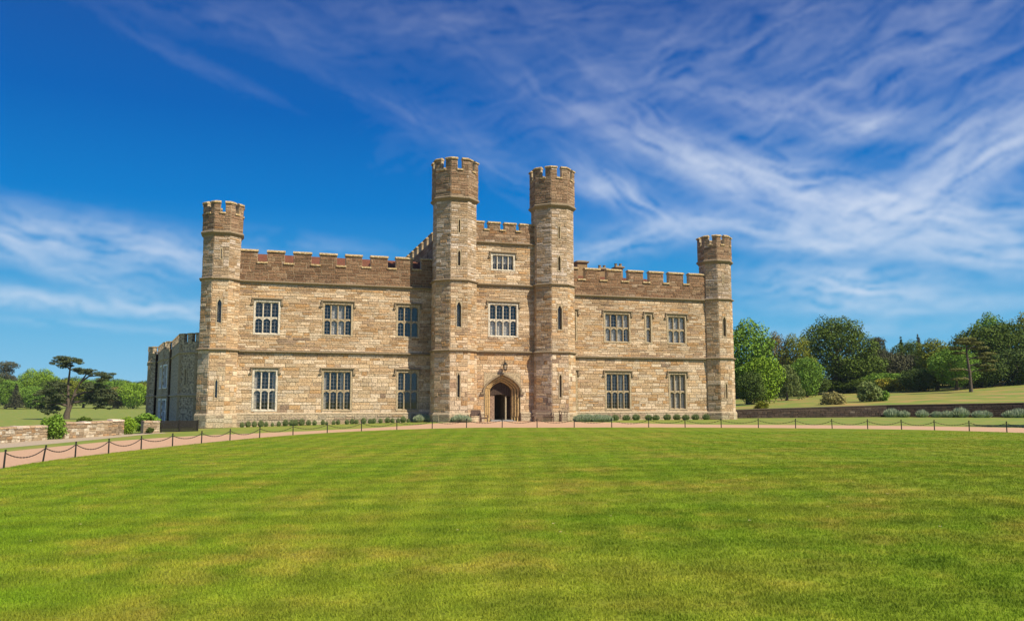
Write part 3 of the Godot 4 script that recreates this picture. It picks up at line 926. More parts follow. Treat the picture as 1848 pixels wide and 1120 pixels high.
func doorway(fr: Fr) -> void:
	var cx := -0.48
	var hw := [1.5, 1.28, 1.1, 0.93]
	var ys := [2.42, 2.44, 2.46, 2.48]
	var ya := [3.72, 3.52, 3.36, 3.2]
	var ws := [0.05, -0.1, -0.24, -0.4, -0.75]
	var g := Geo.new()
	# spandrels and flat jambs out to the masonry
	var o0 := arch_path(cx, -0.5, hw[0], ys[0], ya[0])
	for i in o0.size() - 1:
		var a: Vector2 = o0[i]
		var b: Vector2 = o0[i + 1]
		if b.x - a.x > 0.0001:
			g.quad(fr.p(a.x, a.y, 0.05), fr.p(b.x, b.y, 0.05), fr.p(b.x, 3.9, 0.05), fr.p(a.x, 3.9, 0.05))
	fr.bx(g, -2.02, cx - hw[0], -0.5, 3.9, -0.1, 0.05)
	fr.bx(g, cx + hw[0], 1.06, -0.5, 3.9, -0.1, 0.05)
	var dw := obj("doorway", g, M.dressed, castle)
	for k in 3:
		var gk := Geo.new()
		band(gk, fr, arch_path(cx, -0.5, hw[k + 1], ys[k + 1], ya[k + 1]), arch_path(cx, -0.5, hw[k], ys[k], ya[k]), ws[k + 1], ws[k + 2])
		# a roll moulding in each order
		var pts := []
		var rad := []
		for q in arch_path(cx, 0.4, (hw[k] + hw[k + 1]) / 2, (ys[k] + ys[k + 1]) / 2, (ya[k] + ya[k + 1]) / 2):
			pts.append(fr.p(q.x, q.y, ws[k + 1] + 0.02)); rad.append(0.05)
		gk.tube(pts, rad, 8)
		# the reveal of the order before
		var pa := arch_path(cx, -0.5, hw[k], ys[k], ya[k])
		for i in pa.size() - 1:
			gk.quad(fr.p(pa[i + 1].x, pa[i + 1].y, ws[k]), fr.p(pa[i].x, pa[i].y, ws[k]), fr.p(pa[i].x, pa[i].y, ws[k + 1]), fr.p(pa[i + 1].x, pa[i + 1].y, ws[k + 1]))
		obj("arch_order", gk, M.door_stone, dw)
	var gh := Geo.new()
	var inner := arch_path(cx, 2.3, hw[0] + 0.02, ys[0], ya[0] + 0.04)
	var outer := arch_path(cx, 2.3, hw[0] + 0.16, ys[0], ya[0] + 0.2)
	band(gh, fr, inner, outer, 0.17, 0.04, true)
	fr.bx(gh, cx - hw[0] - 0.34, cx - hw[0] - 0.0, 2.2, 2.34, 0.04, 0.19)
	fr.bx(gh, cx + hw[0] + 0.0, cx + hw[0] + 0.34, 2.2, 2.34, 0.04, 0.19)
	obj("hood_mould", gh, M.string, dw)
	# fixed timber above the doors, two leaves folded inwards, a dark passage
	var gt := Geo.new()
	var ap := arch_path(cx, 2.1, 0.93, ys[3], ya[3])
	for i in range(0, ap.size() - 1):
		var a: Vector2 = ap[i]
		var b: Vector2 = ap[i + 1]
		if b.x - a.x > 0.0001:
			var la := 2.02 + 0.16 * (1.0 - pow((a.x - cx) / 0.93, 2.0))
			var lb := 2.02 + 0.16 * (1.0 - pow((b.x - cx) / 0.93, 2.0))
			var w := -0.62 - (0.012 if i % 2 == 0 else 0.0)
			gt.quad(fr.p(a.x, la, w), fr.p(b.x, lb, w), fr.p(b.x, b.y, w), fr.p(a.x, a.y, w))
	obj("door_head", gt, M.oak, dw)
	var gd := Geo.new()
	for k in 4:   # the leaf swung right back
		var d0 := Vector3(-cos(1.5), 0, -sin(1.5))
		var h3 := fr.p(cx + 0.9, 0.14, -0.66)
		var nn := d0.cross(Vector3.UP) * 0.03
		var p0 := h3 + d0 * (k * 0.22 + 0.004)
		var p1 := h3 + d0 * ((k + 1) * 0.22 - 0.004)
		var up := Vector3.UP * 1.94
		gd.hexa([p0 + nn, p1 + nn, p1 + nn + up, p0 + nn + up, p0 - nn, p1 - nn, p1 - nn + up, p0 - nn + up])
	obj("door_leaf", gd, M.oak, dw)
	gd = Geo.new()
	for k in 3:   # the leaf standing shut, of three boards
		fr.bx(gd, cx - 0.925 + k * 0.155, cx - 0.925 + (k + 1) * 0.155 - 0.008, 0.145, 2.06, -0.71, -0.65 + 0.006 * (k % 2))
	obj("door_leaf", gd, M.oak_light, dw)
	var gw := Geo.new()
	fr.bx(gw, cx + 0.44, cx + 0.56, 0.145, 2.05, -0.72, -0.65)
	obj("door_post", gw, M.pale_wood, dw)
	gw = Geo.new()
	var x0 := cx - 0.93
	var x1 := cx + 0.93
	gw.quad(fr.p(x0, 0, -7), fr.p(x1, 0, -7), fr.p(x1, 3.3, -7), fr.p(x0, 3.3, -7))
	gw.quad(fr.p(x0, 0, -7), fr.p(x0, 0, -0.75), fr.p(x0, 3.3, -0.75), fr.p(x0, 3.3, -7))
	gw.quad(fr.p(x1, 0, -0.75), fr.p(x1, 0, -7), fr.p(x1, 3.3, -7), fr.p(x1, 3.3, -0.75))
	gw.quad(fr.p(x0, 3.3, -0.75), fr.p(x1, 3.3, -0.75), fr.p(x1, 3.3, -7), fr.p(x0, 3.3, -7))
	gw.quad(fr.p(x0, 0.05, -7), fr.p(x1, 0.05, -7), fr.p(x1, 0.05, -0.1), fr.p(x0, 0.05, -0.1))
	obj("passage", gw, M.mortar, dw)
	var gs := Geo.new()
	fr.bx(gs, cx - 0.92, cx + 0.92, -0.3, 0.14, -0.7, 0.02)
	fr.bx(gs, cx - 1.06, cx + 1.06, -0.3, 0.075, 0.02, 0.35)
	obj("door_step", gs, M.step, dw)

# ---------------------------------------------------------------- the grey bay beside the corner turret
func make_bay() -> void:
	var t := thing("stone_bay", Vector3.ZERO, "dark grey rubble bay with tall white windows behind the castle's corner turret", "building")
	# footprint going away from the viewer, left faces outwards
	var V := [Vector2(-22.9, -3.9), Vector2(-24.25, -4.87), Vector2(-25.55, -6.33), Vector2(-26.99, -16.00), Vector2(-27.14, -15.63), Vector2(-27.82, -17.31), Vector2(-29.08, -25.04), Vector2(-29.15, -24.02), Vector2(-29.89, -24.67), Vector2(-30.73, -31.85), Vector2(-27.0, -38.0)]
	var top := 6.4
	for i in V.size() - 1:
		var a: Vector2 = V[i + 1]
		var b: Vector2 = V[i]
		var A := Vector3(a.x, 0, a.y)
		var B := Vector3(b.x, 0, b.y)
		var L := A.distance_to(B)
		var fr := Fr.new(A, B - A)
		var holes := []
		if i == 1: holes = [[L * 0.36, 2.85, L * 0.36 + 0.4, 4.3]]
		if i == 4: holes = [[0.3, -0.4, L - 0.3, 1.85], [0.3, 2.8, L - 0.3, 5.0]]
		if i == 5 and L > 5.0: holes = [[L - 3.4, -0.4, L - 0.5, 1.85], [L - 3.4, 2.8, L - 0.5, 5.0]]
		var g := Geo.new()
		core(g, fr, 0, L, -2.0, top, holes, 0.35)
		var wl := obj("wall", g, M.rubble, t)
		# parapet: merlons with pale copings
		var k := maxi(1, int(round(L / 1.1)))
		var st := L / k
		for q in k:
			var gm := Geo.new()
			fr.bx(gm, q * st + 0.004, q * st + st * 0.55, top, top + 0.62, -0.3, 0.0)
			obj("merlon", gm, M.rubble, wl)
			var gc := Geo.new()
			fr.bx(gc, q * st - 0.03, q * st + st * 0.55 + 0.03, top + 0.622, top + 0.71, -0.34, 0.05)
			obj("coping", gc, M.coping, wl)
		var gs := Geo.new()
		fr.sweep(gs, 0, L, [Vector2(0.0, 2.0), Vector2(0.1, 2.07), Vector2(0.1, 2.15), Vector2(0.0, 2.23)])
		fr.sweep(gs, 0, L, [Vector2(0.0, 5.45), Vector2(0.08, 5.5), Vector2(0.08, 5.57), Vector2(0.0, 5.64)])
		obj("string_course", gs, M.dressed, wl)
		# quoins at the outer corner: alternating long and short dressed blocks
		if i in [0, 1, 3, 4, 7]:
			var y := -0.6
			var s := 0
			while y < top - 0.2:
				var gq := Geo.new()
				fr.bx(gq, 0.0, 0.42 if s % 2 == 0 else 0.24, y + 0.01, y + 0.3, -0.02, 0.03)
				if i == 0: fr.bx(gq, 0.44, L, y + 0.01, y + 0.3, -0.02, 0.02)
				obj("quoin", gq, M.quoin, wl)
				y += 0.31
				s += 1
		for h in holes:
			var gf := Geo.new()
			fr.bx(gf, h[0], h[0] + 0.12, h[1], h[3], -0.2, 0.03)
			fr.bx(gf, h[2] - 0.12, h[2], h[1], h[3], -0.2, 0.03)
			fr.bx(gf, h[0] + 0.12, h[2] - 0.12, h[3] - 0.12, h[3], -0.2, 0.03)
			fr.bx(gf, h[0] + 0.12, h[2] - 0.12, h[1], h[1] + 0.1, -0.2, 0.05)
			var wd := obj("window", gf, M.white_paint if i != 1 else M.dressed, wl)
			var gb := Geo.new()
			var cxx: float = (h[0] + h[2]) / 2
			fr.bx(gb, cxx - 0.03, cxx + 0.03, h[1] + 0.1, h[3] - 0.12, -0.14, -0.08)
			fr.bx(gb, h[0] + 0.12, cxx - 0.03, (h[1] + h[3]) / 2 - 0.03, (h[1] + h[3]) / 2 + 0.03, -0.14, -0.08)
			fr.bx(gb, cxx + 0.03, h[2] - 0.12, (h[1] + h[3]) / 2 - 0.03, (h[1] + h[3]) / 2 + 0.03, -0.14, -0.08)
			var gp := Geo.new()
			fr.bx(gp, h[0] + 0.1, h[2] - 0.1, h[1] + 0.08, h[3] - 0.1, -0.16, -0.15)
			obj("glazing_bar", gb, M.white_paint, wd)
			obj("pane", gp, M.glass, wd)
			var gk := Geo.new()
			var e0: float = h[0] - 0.01
			var e1: float = h[2] + 0.01
			var e2: float = h[1] - 0.01
			var e3: float = h[3] + 0.01
			gk.quad(fr.p(e0, e2, -1.9), fr.p(e1, e2, -1.9), fr.p(e1, e3, -1.9), fr.p(e0, e3, -1.9))
			gk.quad(fr.p(e0, e2, -1.9), fr.p(e0, e2, -0.35), fr.p(e0, e3, -0.35), fr.p(e0, e3, -1.9))
			gk.quad(fr.p(e1, e2, -0.35), fr.p(e1, e2, -1.9), fr.p(e1, e3, -1.9), fr.p(e1, e3, -0.35))
			gk.quad(fr.p(e0, e3, -0.35), fr.p(e1, e3, -0.35), fr.p(e1, e3, -1.9), fr.p(e0, e3, -1.9))
			gk.quad(fr.p(e0, e2, -1.9), fr.p(e1, e2, -1.9), fr.p(e1, e2, -0.35), fr.p(e0, e2, -0.35))
			obj("room", gk, M.dark_room, wd)
	var gr := Geo.new()
	for i in V.size() - 1:
		gr.tri(Vector3(-22.9, top - 0.4, -24.0), Vector3(V[i + 1].x, top - 0.4, V[i + 1].y), Vector3(V[i].x, top - 0.4, V[i].y))
	gr.quad(Vector3(-27, -2, -38), Vector3(-22.9, -2, -38), Vector3(-22.9, top - 0.4, -38), Vector3(-27, top - 0.4, -38))
	gr.quad(Vector3(-22.9, -2, -38), Vector3(-22.9, -2, -3.9), Vector3(-22.9, top - 0.4, -3.9), Vector3(-22.9, top - 0.4, -38))
	obj("roof", gr, M.roof, t)

# ---------------------------------------------------------------- ground
func half_polys(poly: PackedVector2Array) -> Array:
	var out := []
	out += Geometry2D.intersect_polygons(poly, PackedVector2Array([Vector2(-400, -400), Vector2(-6, -400), Vector2(-6, 400), Vector2(-400, 400)]))
	out += Geometry2D.intersect_polygons(poly, PackedVector2Array([Vector2(-6, -400), Vector2(400, -400), Vector2(400, 400), Vector2(-6, 400)]))
	return out

func sheet(called: String, pts: Array, lift: float, m: Material, uv := false) -> MeshInstance3D:
	var g := Geo.new()
	for poly in half_polys(PackedVector2Array(pts)):
		var idx := Geometry2D.triangulate_polygon(poly)
		for i in range(0, idx.size(), 3):
			var p: Array = []
			for k in 3:
				var q: Vector2 = poly[idx[i + k]]
				p.append(Vector3(q.x, gy(q.x) + lift, q.y))
			if (p[1] - p[0]).cross(p[2] - p[0]).y < 0.0:
				var s = p[1]
				p[1] = p[2]
				p[2] = s
			g.tri(p[0], p[1], p[2])
			if uv:
				for q in [p[0], p[2], p[1]]:
					g.t.append(Vector2((q.x - LAWN0.x) / LAWN_SIZE, (q.z - LAWN0.y) / LAWN_SIZE))
	var o := obj(called, g, m)
	structure(o)
	return o

func smooth_line(p: Array, n := 4) -> Array:
	var out := []
	for i in p.size() - 1:
		var a: Vector2 = p[maxi(i - 1, 0)]
		var b: Vector2 = p[i]
		var c: Vector2 = p[i + 1]
		var d: Vector2 = p[mini(i + 2, p.size() - 1)]
		for k in n:
			out.append(b.cubic_interpolate(c, a, d, float(k) / n))
	out.append(p[-1])
	return out

const POSTS := [Vector2(-27.07, 36.39), Vector2(-26.54, 33.84), Vector2(-25.89, 31.92), Vector2(-25.06, 30.06), Vector2(-24.11, 28.20), Vector2(-23.07, 26.19), Vector2(-21.97, 24.29), Vector2(-20.76, 22.34), Vector2(-19.34, 20.30), Vector2(-17.56, 18.36), Vector2(-15.58, 16.87), Vector2(-13.50, 15.87), Vector2(-11.31, 15.40), Vector2(-9.15, 15.52), Vector2(-7.11, 16.08), Vector2(-5.10, 17.00), Vector2(-3.07, 17.69), Vector2(-0.85, 18.23), Vector2(1.46, 18.68), Vector2(3.63, 19.37), Vector2(5.66, 20.25), Vector2(7.58, 21.23), Vector2(9.51, 22.26), Vector2(11.25, 23.49), Vector2(12.88, 24.71), Vector2(14.37, 25.93), Vector2(15.62, 27.20), Vector2(16.62, 28.57), Vector2(17.24, 30.33), Vector2(17.66, 32.29), Vector2(17.78, 34.34)]

func make_lawn_image() -> void:
	var S := 1024
	lawn_img = Image.create(S, S, false, Image.FORMAT_RGB8)
	var f := FastNoiseLite.new()
	f.noise_type = FastNoiseLite.TYPE_SIMPLEX_SMOOTH
	var bytes := []
	for q in [[0.009, 4, 3], [0.03, 5, 7], [0.11, 4, 11], [0.02, 4, 19]]:
		f.frequency = q[0]; f.fractal_octaves = q[1]; f.seed = q[2]
		bytes.append(f.get_image(S, S, false, false, true).get_data())
	var px := PackedByteArray()
	px.resize(S * S * 3)
	var n1: PackedByteArray = bytes[0]
	var n2: PackedByteArray = bytes[1]
	var n3: PackedByteArray = bytes[2]
	var n4: PackedByteArray = bytes[3]
	# sRGB ends: lush green, yellow olive, dry straw
	for j in S:
		var z := LAWN0.y + LAWN_SIZE * j / S
		for i in S:
			var k := j * S + i
			var x := LAWN0.x + LAWN_SIZE * i / S
			var a := n1[k] / 255.0
			var b := n2[k] / 255.0
			var c := n3[k] / 255.0
			var dry := clampf(0.42 + (a - 0.5) * 0.7 + (b - 0.5) * 0.85 + (c - 0.5) * 0.5, 0.0, 1.0)
			var straw := clampf((n4[k] / 255.0 - 0.6) * 2.2 + (b - 0.5) * 1.8 + (c - 0.5) * 1.2, 0.0, 1.0)
			# mowing: bands laid one way and the other, running towards the door and across
			var s1 := clampf(sin((x * 0.954 + z * 0.299) * 5.6) * 1.6, -1.0, 1.0)
			var s2 := clampf(sin((z * 0.954 - x * 0.299) * 4.4) * 1.6, -1.0, 1.0)
			var mow := 1.0 + 0.03 * s1 + 0.036 * s2 + (c - 0.5) * 0.16
			var r := lerpf(100.0, 132.0, dry)
			var g := lerpf(128.0, 137.0, dry)
			var bl := lerpf(28.0, 48.0, dry)
			r = lerpf(r, 160.0, straw * 0.3); g = lerpf(g, 130.0, straw * 0.3); bl = lerpf(bl, 74.0, straw * 0.3)
			px[k * 3] = int(clampf(r * mow, 0, 255)); px[k * 3 + 1] = int(clampf(g * mow, 0, 255)); px[k * 3 + 2] = int(clampf(bl * mow, 0, 255))
	lawn_img.set_data(S, S, false, Image.FORMAT_RGB8, px)

func make_ground() -> void:
	# one sheet to the horizon
	var g := Geo.new()
	var xs := []
	var zs := []
	for v in [-2400, -1500, -900, -600, -420, -300, -220, -160, -120, -95, -80, -70]: xs.append(float(v))
	var x := -62.0
	while x < -20.0:
		xs.append(x); x += 3.0
	xs += [-20.0, -6.0, 30.0, 60.0, 120.0, 300.0, 800.0, 2400.0]
	for v in [-2400, -1500, -900, -600, -450, -380, -330, -290, -255, -225, -195, -165, -140, -115, -90, -70, -52, -40, -30, -22, -15, -10, -6, -2, 2, 4, 6.5, 9, 12, 15, 18, 22, 27, 33, 40, 50, 80, 140, 300, 900, 2400]: zs.append(float(v))
	for i in xs.size() - 1:
		for j in zs.size() - 1:
			var p := []
			for q in [[0, 1], [1, 1], [1, 0], [0, 0]]:
				var X: float = xs[i + q[0]]
				var Z: float = zs[j + q[1]]
				p.append(Vector3(X, ground_y(X, Z), Z))
			g.quad(p[0], p[1], p[2], p[3])
	structure(obj("ground", g, M.grass))
	# the lawn, the path round it and the gravel walk
	make_lawn_image()
	var lm := StandardMaterial3D.new()
	lm.albedo_texture = ImageTexture.create_from_image(lawn_img)
	lm.roughness = 0.95
	lm.metallic_specular = 0.2
	lm.detail_enabled = true
	lm.detail_blend_mode = BaseMaterial3D.BLEND_MODE_MUL
	lm.detail_uv_layer = BaseMaterial3D.DETAIL_UV_2
	lm.detail_albedo = noise_tex(0.09, 4, 512, [[0.0, gl(0.55)], [0.5, gl(0.95)], [1.0, gl(1.0)]], 0.0, 61)
	lm.uv2_triplanar = true
	lm.uv2_world_triplanar = true
	lm.uv2_scale = Vector3.ONE * 0.35
	var edge := smooth_line([Vector2(-28.0, 48.0), Vector2(-27.7, 41.0)] + POSTS + [Vector2(18.1, 38.0), Vector2(18.0, 46.0)])
	var lawn := []
	for p in edge: lawn.append(p)
	lawn += [Vector2(18.0, 78.0), Vector2(-44.0, 78.0), Vector2(-36.0, 60.0)]
	lawn_poly = PackedVector2Array(lawn)
	sheet("lawn", lawn, 0.012, lm, true)
	var far := smooth_line([Vector2(-34.44, 44.74), Vector2(-31.49, 31.39), Vector2(-29.78, 25.99), Vector2(-28.07, 21.69), Vector2(-26.38, 18.18), Vector2(-24.19, 15.66), Vector2(-21.91, 14.32), Vector2(-19.14, 13.57), Vector2(-16.28, 12.73), Vector2(-12.93, 11.21), Vector2(-10.27, 9.20), Vector2(-8.02, 6.90), Vector2(-6.36, 4.98)])
	far += [Vector2(-4.4, 3.5), Vector2(-2.9, 2.9), Vector2(-2.8, 1.72), Vector2(2.3, 1.72), Vector2(2.5, 2.9), Vector2(4.2, 4.4)]
	far += smooth_line([Vector2(4.59, 5.77), Vector2(6.47, 7.42), Vector2(7.57, 10.21), Vector2(9.17, 13.21), Vector2(11.84, 15.64), Vector2(15.89, 17.60), Vector2(19.45, 19.94), Vector2(22.84, 23.64), Vector2(25.06, 27.34), Vector2(27.04, 34.18), Vector2(27.74, 45.96)])
	var path := []
	for p in edge: path.append(p)
	far.reverse()
	for p in far: path.append(p)
	sheet("sandy_path", path, 0.006, M.path)
	var gv := smooth_line([Vector2(-35.35, 25.45), Vector2(-32.43, 16.75), Vector2(-30.83, 13.25), Vector2(-28.14, 9.39), Vector2(-26.26, 7.56), Vector2(-25.27, 7.09)])
	var gb := smooth_line([Vector2(-24.87, 8.26), Vector2(-25.86, 9.61), Vector2(-27.26, 13.58), Vector2(-29.06, 18.54), Vector2(-30.86, 22.64), Vector2(-33.28, 28.91)])
	sheet("gravel_path", gv + gb, 0.006, M.gravel)
	# bank behind the long low wall, rising away to the wood
	g = Geo.new()
	var hx := []
	var v := 21.6
	while v < 290.0:
		hx.append(v); v += 3.0 if v < 80.0 else 9.0
	var dv := [0.0, 1.5, 4.0, 8.0, 13.0, 20.0, 28.0, 38.0, 50.0, 65.0, 85.0, 115.0, 160.0, 240.0]
	for i in hx.size() - 1:
		for j in dv.size() - 1:
			var p := []
			for q in [[0, 0], [1, 0], [1, 1], [0, 1]]:
				var X: float = hx[i + q[0]]
				var Z: float = wall_z(X) - 0.2 - dv[j + q[1]]
				p.append(Vector3(X, hill_y(X, Z), Z))
			g.quad(p[0], p[1], p[2], p[3])
	structure(obj("hillside", g, M.hill))
	# far ridge
	g = Geo.new()
	var nz := FastNoiseLite.new()
	nz.seed = 4; nz.frequency = 0.02; nz.fractal_octaves = 4
	var prev := []
	for i in 160:
		var xx := -760.0 + i * 6.5
		var col := []
		for q in [[-780.0, -3.0], [-830.0, 9.0], [-880.0, 19.0], [-930.0, 24.0], [-1000.0, 18.0]]:
			col.append(Vector3(xx, q[1] + (nz.get_noise_2d(xx, q[0]) * 5.0 if q[1] > 0 else 0.0) + 3.0 * sin(xx * 0.006), q[0]))
		if i > 0:
			for k in 4:
				g.quad(prev[k], col[k], col[k + 1], prev[k + 1])
		prev = col
	structure(obj("hills", g, M.ridge))

func wall_z(x: float) -> float:
	var P := [Vector2(21.4, -3.6), Vector2(42.7, -4.3), Vector2(53.6, 2.0), Vector2(72.0, 13.0), Vector2(400.0, 13.0)]
	for i in 4:
		if x <= P[i + 1].x:
			return lerpf(P[i].y, P[i + 1].y, clampf((x - P[i].x) / (P[i + 1].x - P[i].x), 0, 1))
	return 13.0

func wall_h(x: float) -> float:
	return clampf(0.84 + (x - 27.8) * 0.023, 0.7, 1.75)

func hill_y(x: float, z: float) -> float:
	var d := wall_z(x) - z
	var pl := clampf(-0.80 + 0.0486 * minf(x, 135.0) + 0.0072 * maxf(z, -90.0) + 0.02 * clampf(x - 92.0, 0.0, 50.0), 0.6, 8.0) + 0.12 * sin(x * 0.11) * sin(z * 0.09)
	return lerpf(wall_h(x) - 0.03, pl, smoothstep(0.0, 24.0, d))

func any_y(x: float, z: float) -> float:
	return hill_y(x, z) if x > 22.0 and z < wall_z(x) else ground_y(x, z)

func make_grass() -> void:
	# short mown blades, thick near the viewer, thinner where they can no longer be told apart
	var g := Geo.new()
	for i in 9:
		var an := rr(0, TAU)
		var p := Vector3(cos(an), 0, sin(an)) * rr(0.0, 0.045)
		var d := Vector3(rr(-1, 1), 0, rr(-1, 1)).normalized()
		var h := rr(0.018, 0.034)
		var le := Vector3(rr(-1, 1), 0, rr(-1, 1)) * 0.02
		var c := rr(0.75, 1.2)
		g.tri(p - d * 0.0035, p + d * 0.0035, p + le + Vector3.UP * h, Color(c, c, c * rr(0.7, 1.1)))
	var m := leaf_mat(1, 1, 1, 0.5)
	var mm := MultiMesh.new()
	mm.transform_format = MultiMesh.TRANSFORM_3D
	mm.use_colors = true
	mm.mesh = g.mesh(m)
	var cam := Vector2(-19.79, 65.9)
	var fw := Vector2(sin(deg_to_rad(17.4)), -cos(deg_to_rad(17.4)))
	var rt := Vector2(-fw.y, fw.x)
	var tr := []
	var cl := []
	var shells := [[5.5, 9.0, 620.0, 0.9], [9.0, 14.0, 380.0, 1.05], [14.0, 22.0, 170.0, 1.25], [22.0, 34.0, 55.0, 1.5], [34.0, 44.0, 16.0, 1.6]]
	for s in shells:
		var area: float = 0.68 * (s[1] * s[1] - s[0] * s[0])
		for i in int(area * s[2]):
			var D := sqrt(lerpf(s[0] * s[0], s[1] * s[1], R.randf()))
			var q := cam + fw * D + rt * D * rr(-0.68, 0.68)
			if D > 14.0 and not Geometry2D.is_point_in_polygon(q, lawn_poly): continue
			var sc: float = s[3] * rr(0.7, 1.25)
			var b := Basis(Vector3.UP, rr(0, TAU)).scaled(Vector3(sc, minf(sc, 1.1), sc))
			tr.append(Transform3D(b, Vector3(q.x, gy(q.x) + 0.012, q.y)))
			var px := lawn_img.get_pixel(clampi(int((q.x - LAWN0.x) / LAWN_SIZE * 1024), 0, 1023), clampi(int((q.y - LAWN0.y) / LAWN_SIZE * 1024), 0, 1023)).srgb_to_linear()
			var k := rr(1.25, 1.6)
			cl.append(Color(px.r * k, px.g * k, px.b * k))
	mm.instance_count = tr.size()
	for i in tr.size():
		mm.set_instance_transform(i, tr[i])
		mm.set_instance_color(i, cl[i])
	var o := MultiMeshInstance3D.new()
	o.multimesh = mm
	o.name = "grass"
	add_child(o)
	tag(o, "short mown grass blades covering the striped lawn", "grass")
	o.set_meta("kind", "stuff")

func make_daisies() -> void:
	var g := Geo.new()
	for i in 12:
		var a := TAU * i / 12
		var b := a + 0.42
		g.quad(Vector3(0, 0.042, 0), Vector3(cos(a), 0, sin(a)) * 0.016 + Vector3.UP * 0.045, Vector3(cos(a + 0.2), 0, sin(a + 0.2)) * 0.024 + Vector3.UP * 0.046, Vector3(cos(b), 0, sin(b)) * 0.016 + Vector3.UP * 0.045)
	var gc := Geo.new()
	gc.tube([Vector3(0, 0.04, 0), Vector3(0, 0.05, 0)], [0.008, 0.005], 7, Color(0.75, 0.5, 0.05))
	gc.tube([Vector3(0, 0.0, 0), Vector3(0, 0.042, 0)], [0.002, 0.002], 5, Color(0.1, 0.16, 0.02))
	var pm := g.mesh(M.white_paint)
	var cm := gc.mesh(mat(Color.WHITE, 0.8))
	for i in 26:
		var D := rr(9.0, 34.0)
		var q := Vector2(-19.79, 65.9) + Vector2(0.299, -0.954) * D + Vector2(0.954, 0.299) * D * rr(-0.58, 0.6)
		if not Geometry2D.is_point_in_polygon(q, lawn_poly): continue
		var t := thing("daisy", Vector3(q.x, gy(q.x) + 0.012, q.y), "tiny white daisy open in the mown lawn", "flower", "daisies in the lawn")
		for e in [["petals", pm], ["flower_centre", cm]]:
			var o := MeshInstance3D.new()
			o.mesh = e[1]
			o.name = e[0]
			t.add_child(o, true)
		t.scale = Vector3.ONE * rr(0.6, 1.0)

# ---------------------------------------------------------------- low walls, gate board, posts and chains
func low_wall(pts: Array, hts: Array, label: String, singles := 40) -> void:
	var t := thing("garden_wall", Vector3.ZERO, label, "wall")
	for i in pts.size() - 1:
		var a := Vector3(pts[i].x, gy(pts[i].x), pts[i].y)
		var b := Vector3(pts[i + 1].x, gy(pts[i + 1].x), pts[i + 1].y)
		a.y = minf(a.y, b.y)
		b.y = a.y
		var fr := Fr.new(a, b - a)
		var L := a.distance_to(b)
		var h: float = hts[i]
		var g := Geo.new()
		fr.bx(g, 0, L, -0.5, h, -0.4, 0.0)
		var c := obj("wall_core", g, M.mortar, t)
		var list := []
		lay(list, fr, 0, L, 0.0, h, [], Vector2(0.1, 0.2), Vector2(0.18, 0.5), RUB)
		build_stones(list, c, singles)
		# rounded coping of set stones
		var x := 0.0
		while x < L - 0.05:
			var w := minf(rr(0.35, 0.7), L - x)
			var gc := Geo.new()
			var y1 := h + rr(0.09, 0.14)
			gc.hexa([fr.p(x + 0.01, h + 0.002, 0.06), fr.p(x + w - 0.01, h + 0.002, 0.06), fr.p(x + w - 0.02, y1 - 0.03, 0.03), fr.p(x + 0.02, y1 - 0.03, 0.03), fr.p(x + 0.01, h + 0.002, -0.46), fr.p(x + w - 0.01, h + 0.002, -0.46), fr.p(x + w - 0.02, y1, -0.4), fr.p(x + 0.02, y1, -0.4)], pick(GREYED, fr.p(x, h, 0)))
			obj("coping_stone", gc, M.stone, c)
			x += w

const RUB := [[0.4, 0.31, 0.21, 24], [0.5, 0.42, 0.32, 18], [0.32, 0.24, 0.16, 22], [0.58, 0.52, 0.43, 10], [0.42, 0.27, 0.15, 16], [0.26, 0.2, 0.14, 10]]
const DARKW := [[0.056, 0.037, 0.03, 30], [0.078, 0.053, 0.042, 26], [0.046, 0.032, 0.028, 24], [0.18, 0.145, 0.125, 8]]

